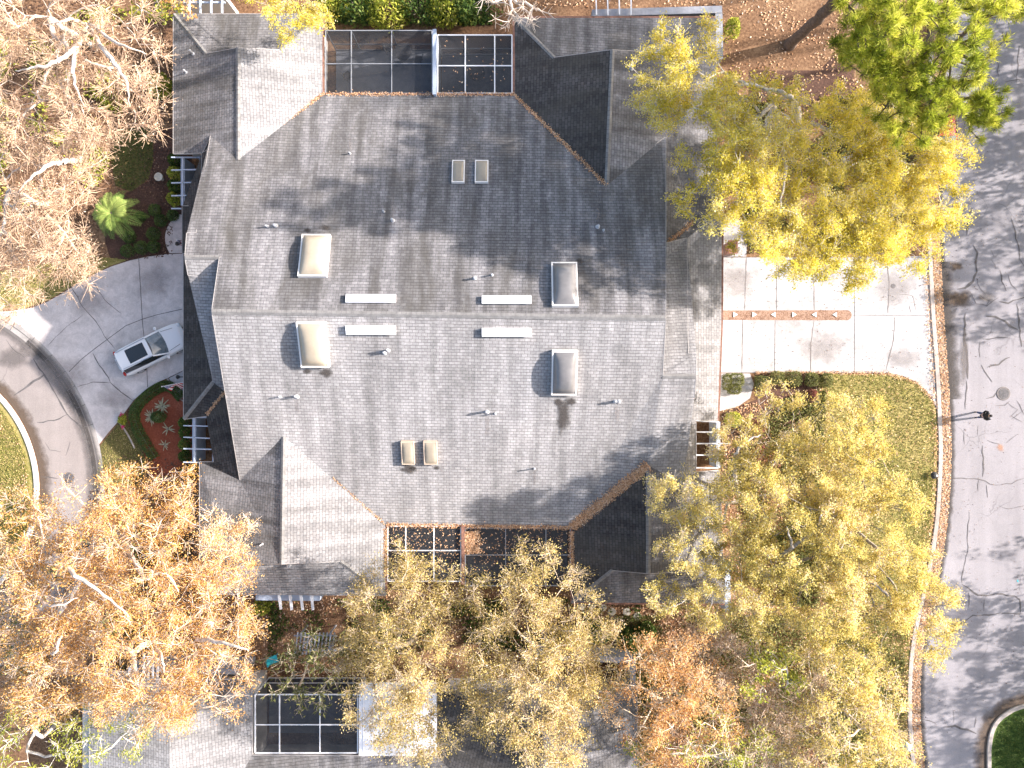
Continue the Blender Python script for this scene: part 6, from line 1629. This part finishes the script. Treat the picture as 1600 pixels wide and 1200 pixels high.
for sy in (-1, 1): bm_bar(bm, (-1.35, sy * .5, 2.13), (1.6, sy * .5, 2.13), .08, .1)
from_bm('rails', bm, M['ledge'], root)
poly_obj('road_paint_mark', [P(x, y, .026) for x, y in ((1589, 906), (1591, 906), (1591.4, 910), (1589.6, 909))], M['turquoise'])
# patio furniture seen dimly through the screens
def table(px, py, label):
    root = empty('patio_table', P(px, py, .05)); tag(root, label, 'table')
    bm = bmesh.new(); bm_cyl(bm, (0, 0, .70), (0, 0, .74), .6, .6, 24); from_bm('tabletop', bm, M['iron'], root)
    bm = bmesh.new(); bm_cyl(bm, (0, 0, 0), (0, 0, .7), .05, .05, 8); bm_cyl(bm, (0, 0, 0), (0, 0, .04), .3, .28, 16); from_bm('pedestal', bm, M['iron'], root)
table(632, 88, 'round dark table on the bluish screened patio')
table(745, 120, 'round dark table on the white framed patio')
def pchair(px, py, rz, label):
    root = empty('patio_chair', P(px, py, .05), R(rz)); tag(root, label, 'chair', 'dark chairs on the bluish patio')
    bm = bmesh.new(); bm_box(bm, (0, 0, .43), (.5, .5, .07)); from_bm('seat', bm, M['iron'], root)
    bm = bmesh.new(); bm_bar(bm, (-.24, 0, .45), (-.33, 0, .92), .48, .05); from_bm('backrest', bm, M['iron'], root)
    for sx in (-1, 1):
        for sy in (-1, 1):
            bm = bmesh.new(); bm_cyl(bm, (sx * .22, sy * .22, 0), (sx * .22, sy * .22, .4), .02, .02, 6); from_bm('leg', bm, M['iron'], root)
pchair(609, 80, 10, 'dark chair left of the round table on the bluish patio'); pchair(655, 97, 170, 'dark chair right of the round table on the bluish patio'); pchair(545, 122, 40, 'dark chair alone at the lower left of the bluish patio')
root = empty('sun_lounger', P(646, 838, .05)); tag(root, 'pale striped lounger on the leaf strewn patio at the lower left', 'lounger')
bm = bmesh.new(); bm_box(bm, (0, 0, .35), (.7, .9, .1)); from_bm('cushion', bm, M['bluewhite'], root)
bm = bmesh.new()
for k in range(4): bm_box(bm, (0, -.33 + k * .22, .405), (.69, .05, .012))
from_bm('stripes', bm, M['glass'], root)
for sx in (-1, 1):
    for sy in (-1, 1):
        bm = bmesh.new(); bm_cyl(bm, (sx * .3, sy * .4, 0), (sx * .3, sy * .4, .3), .025, .025, 6); from_bm('leg', bm, M['alu_white'], root)
#@@OBJECTS_END
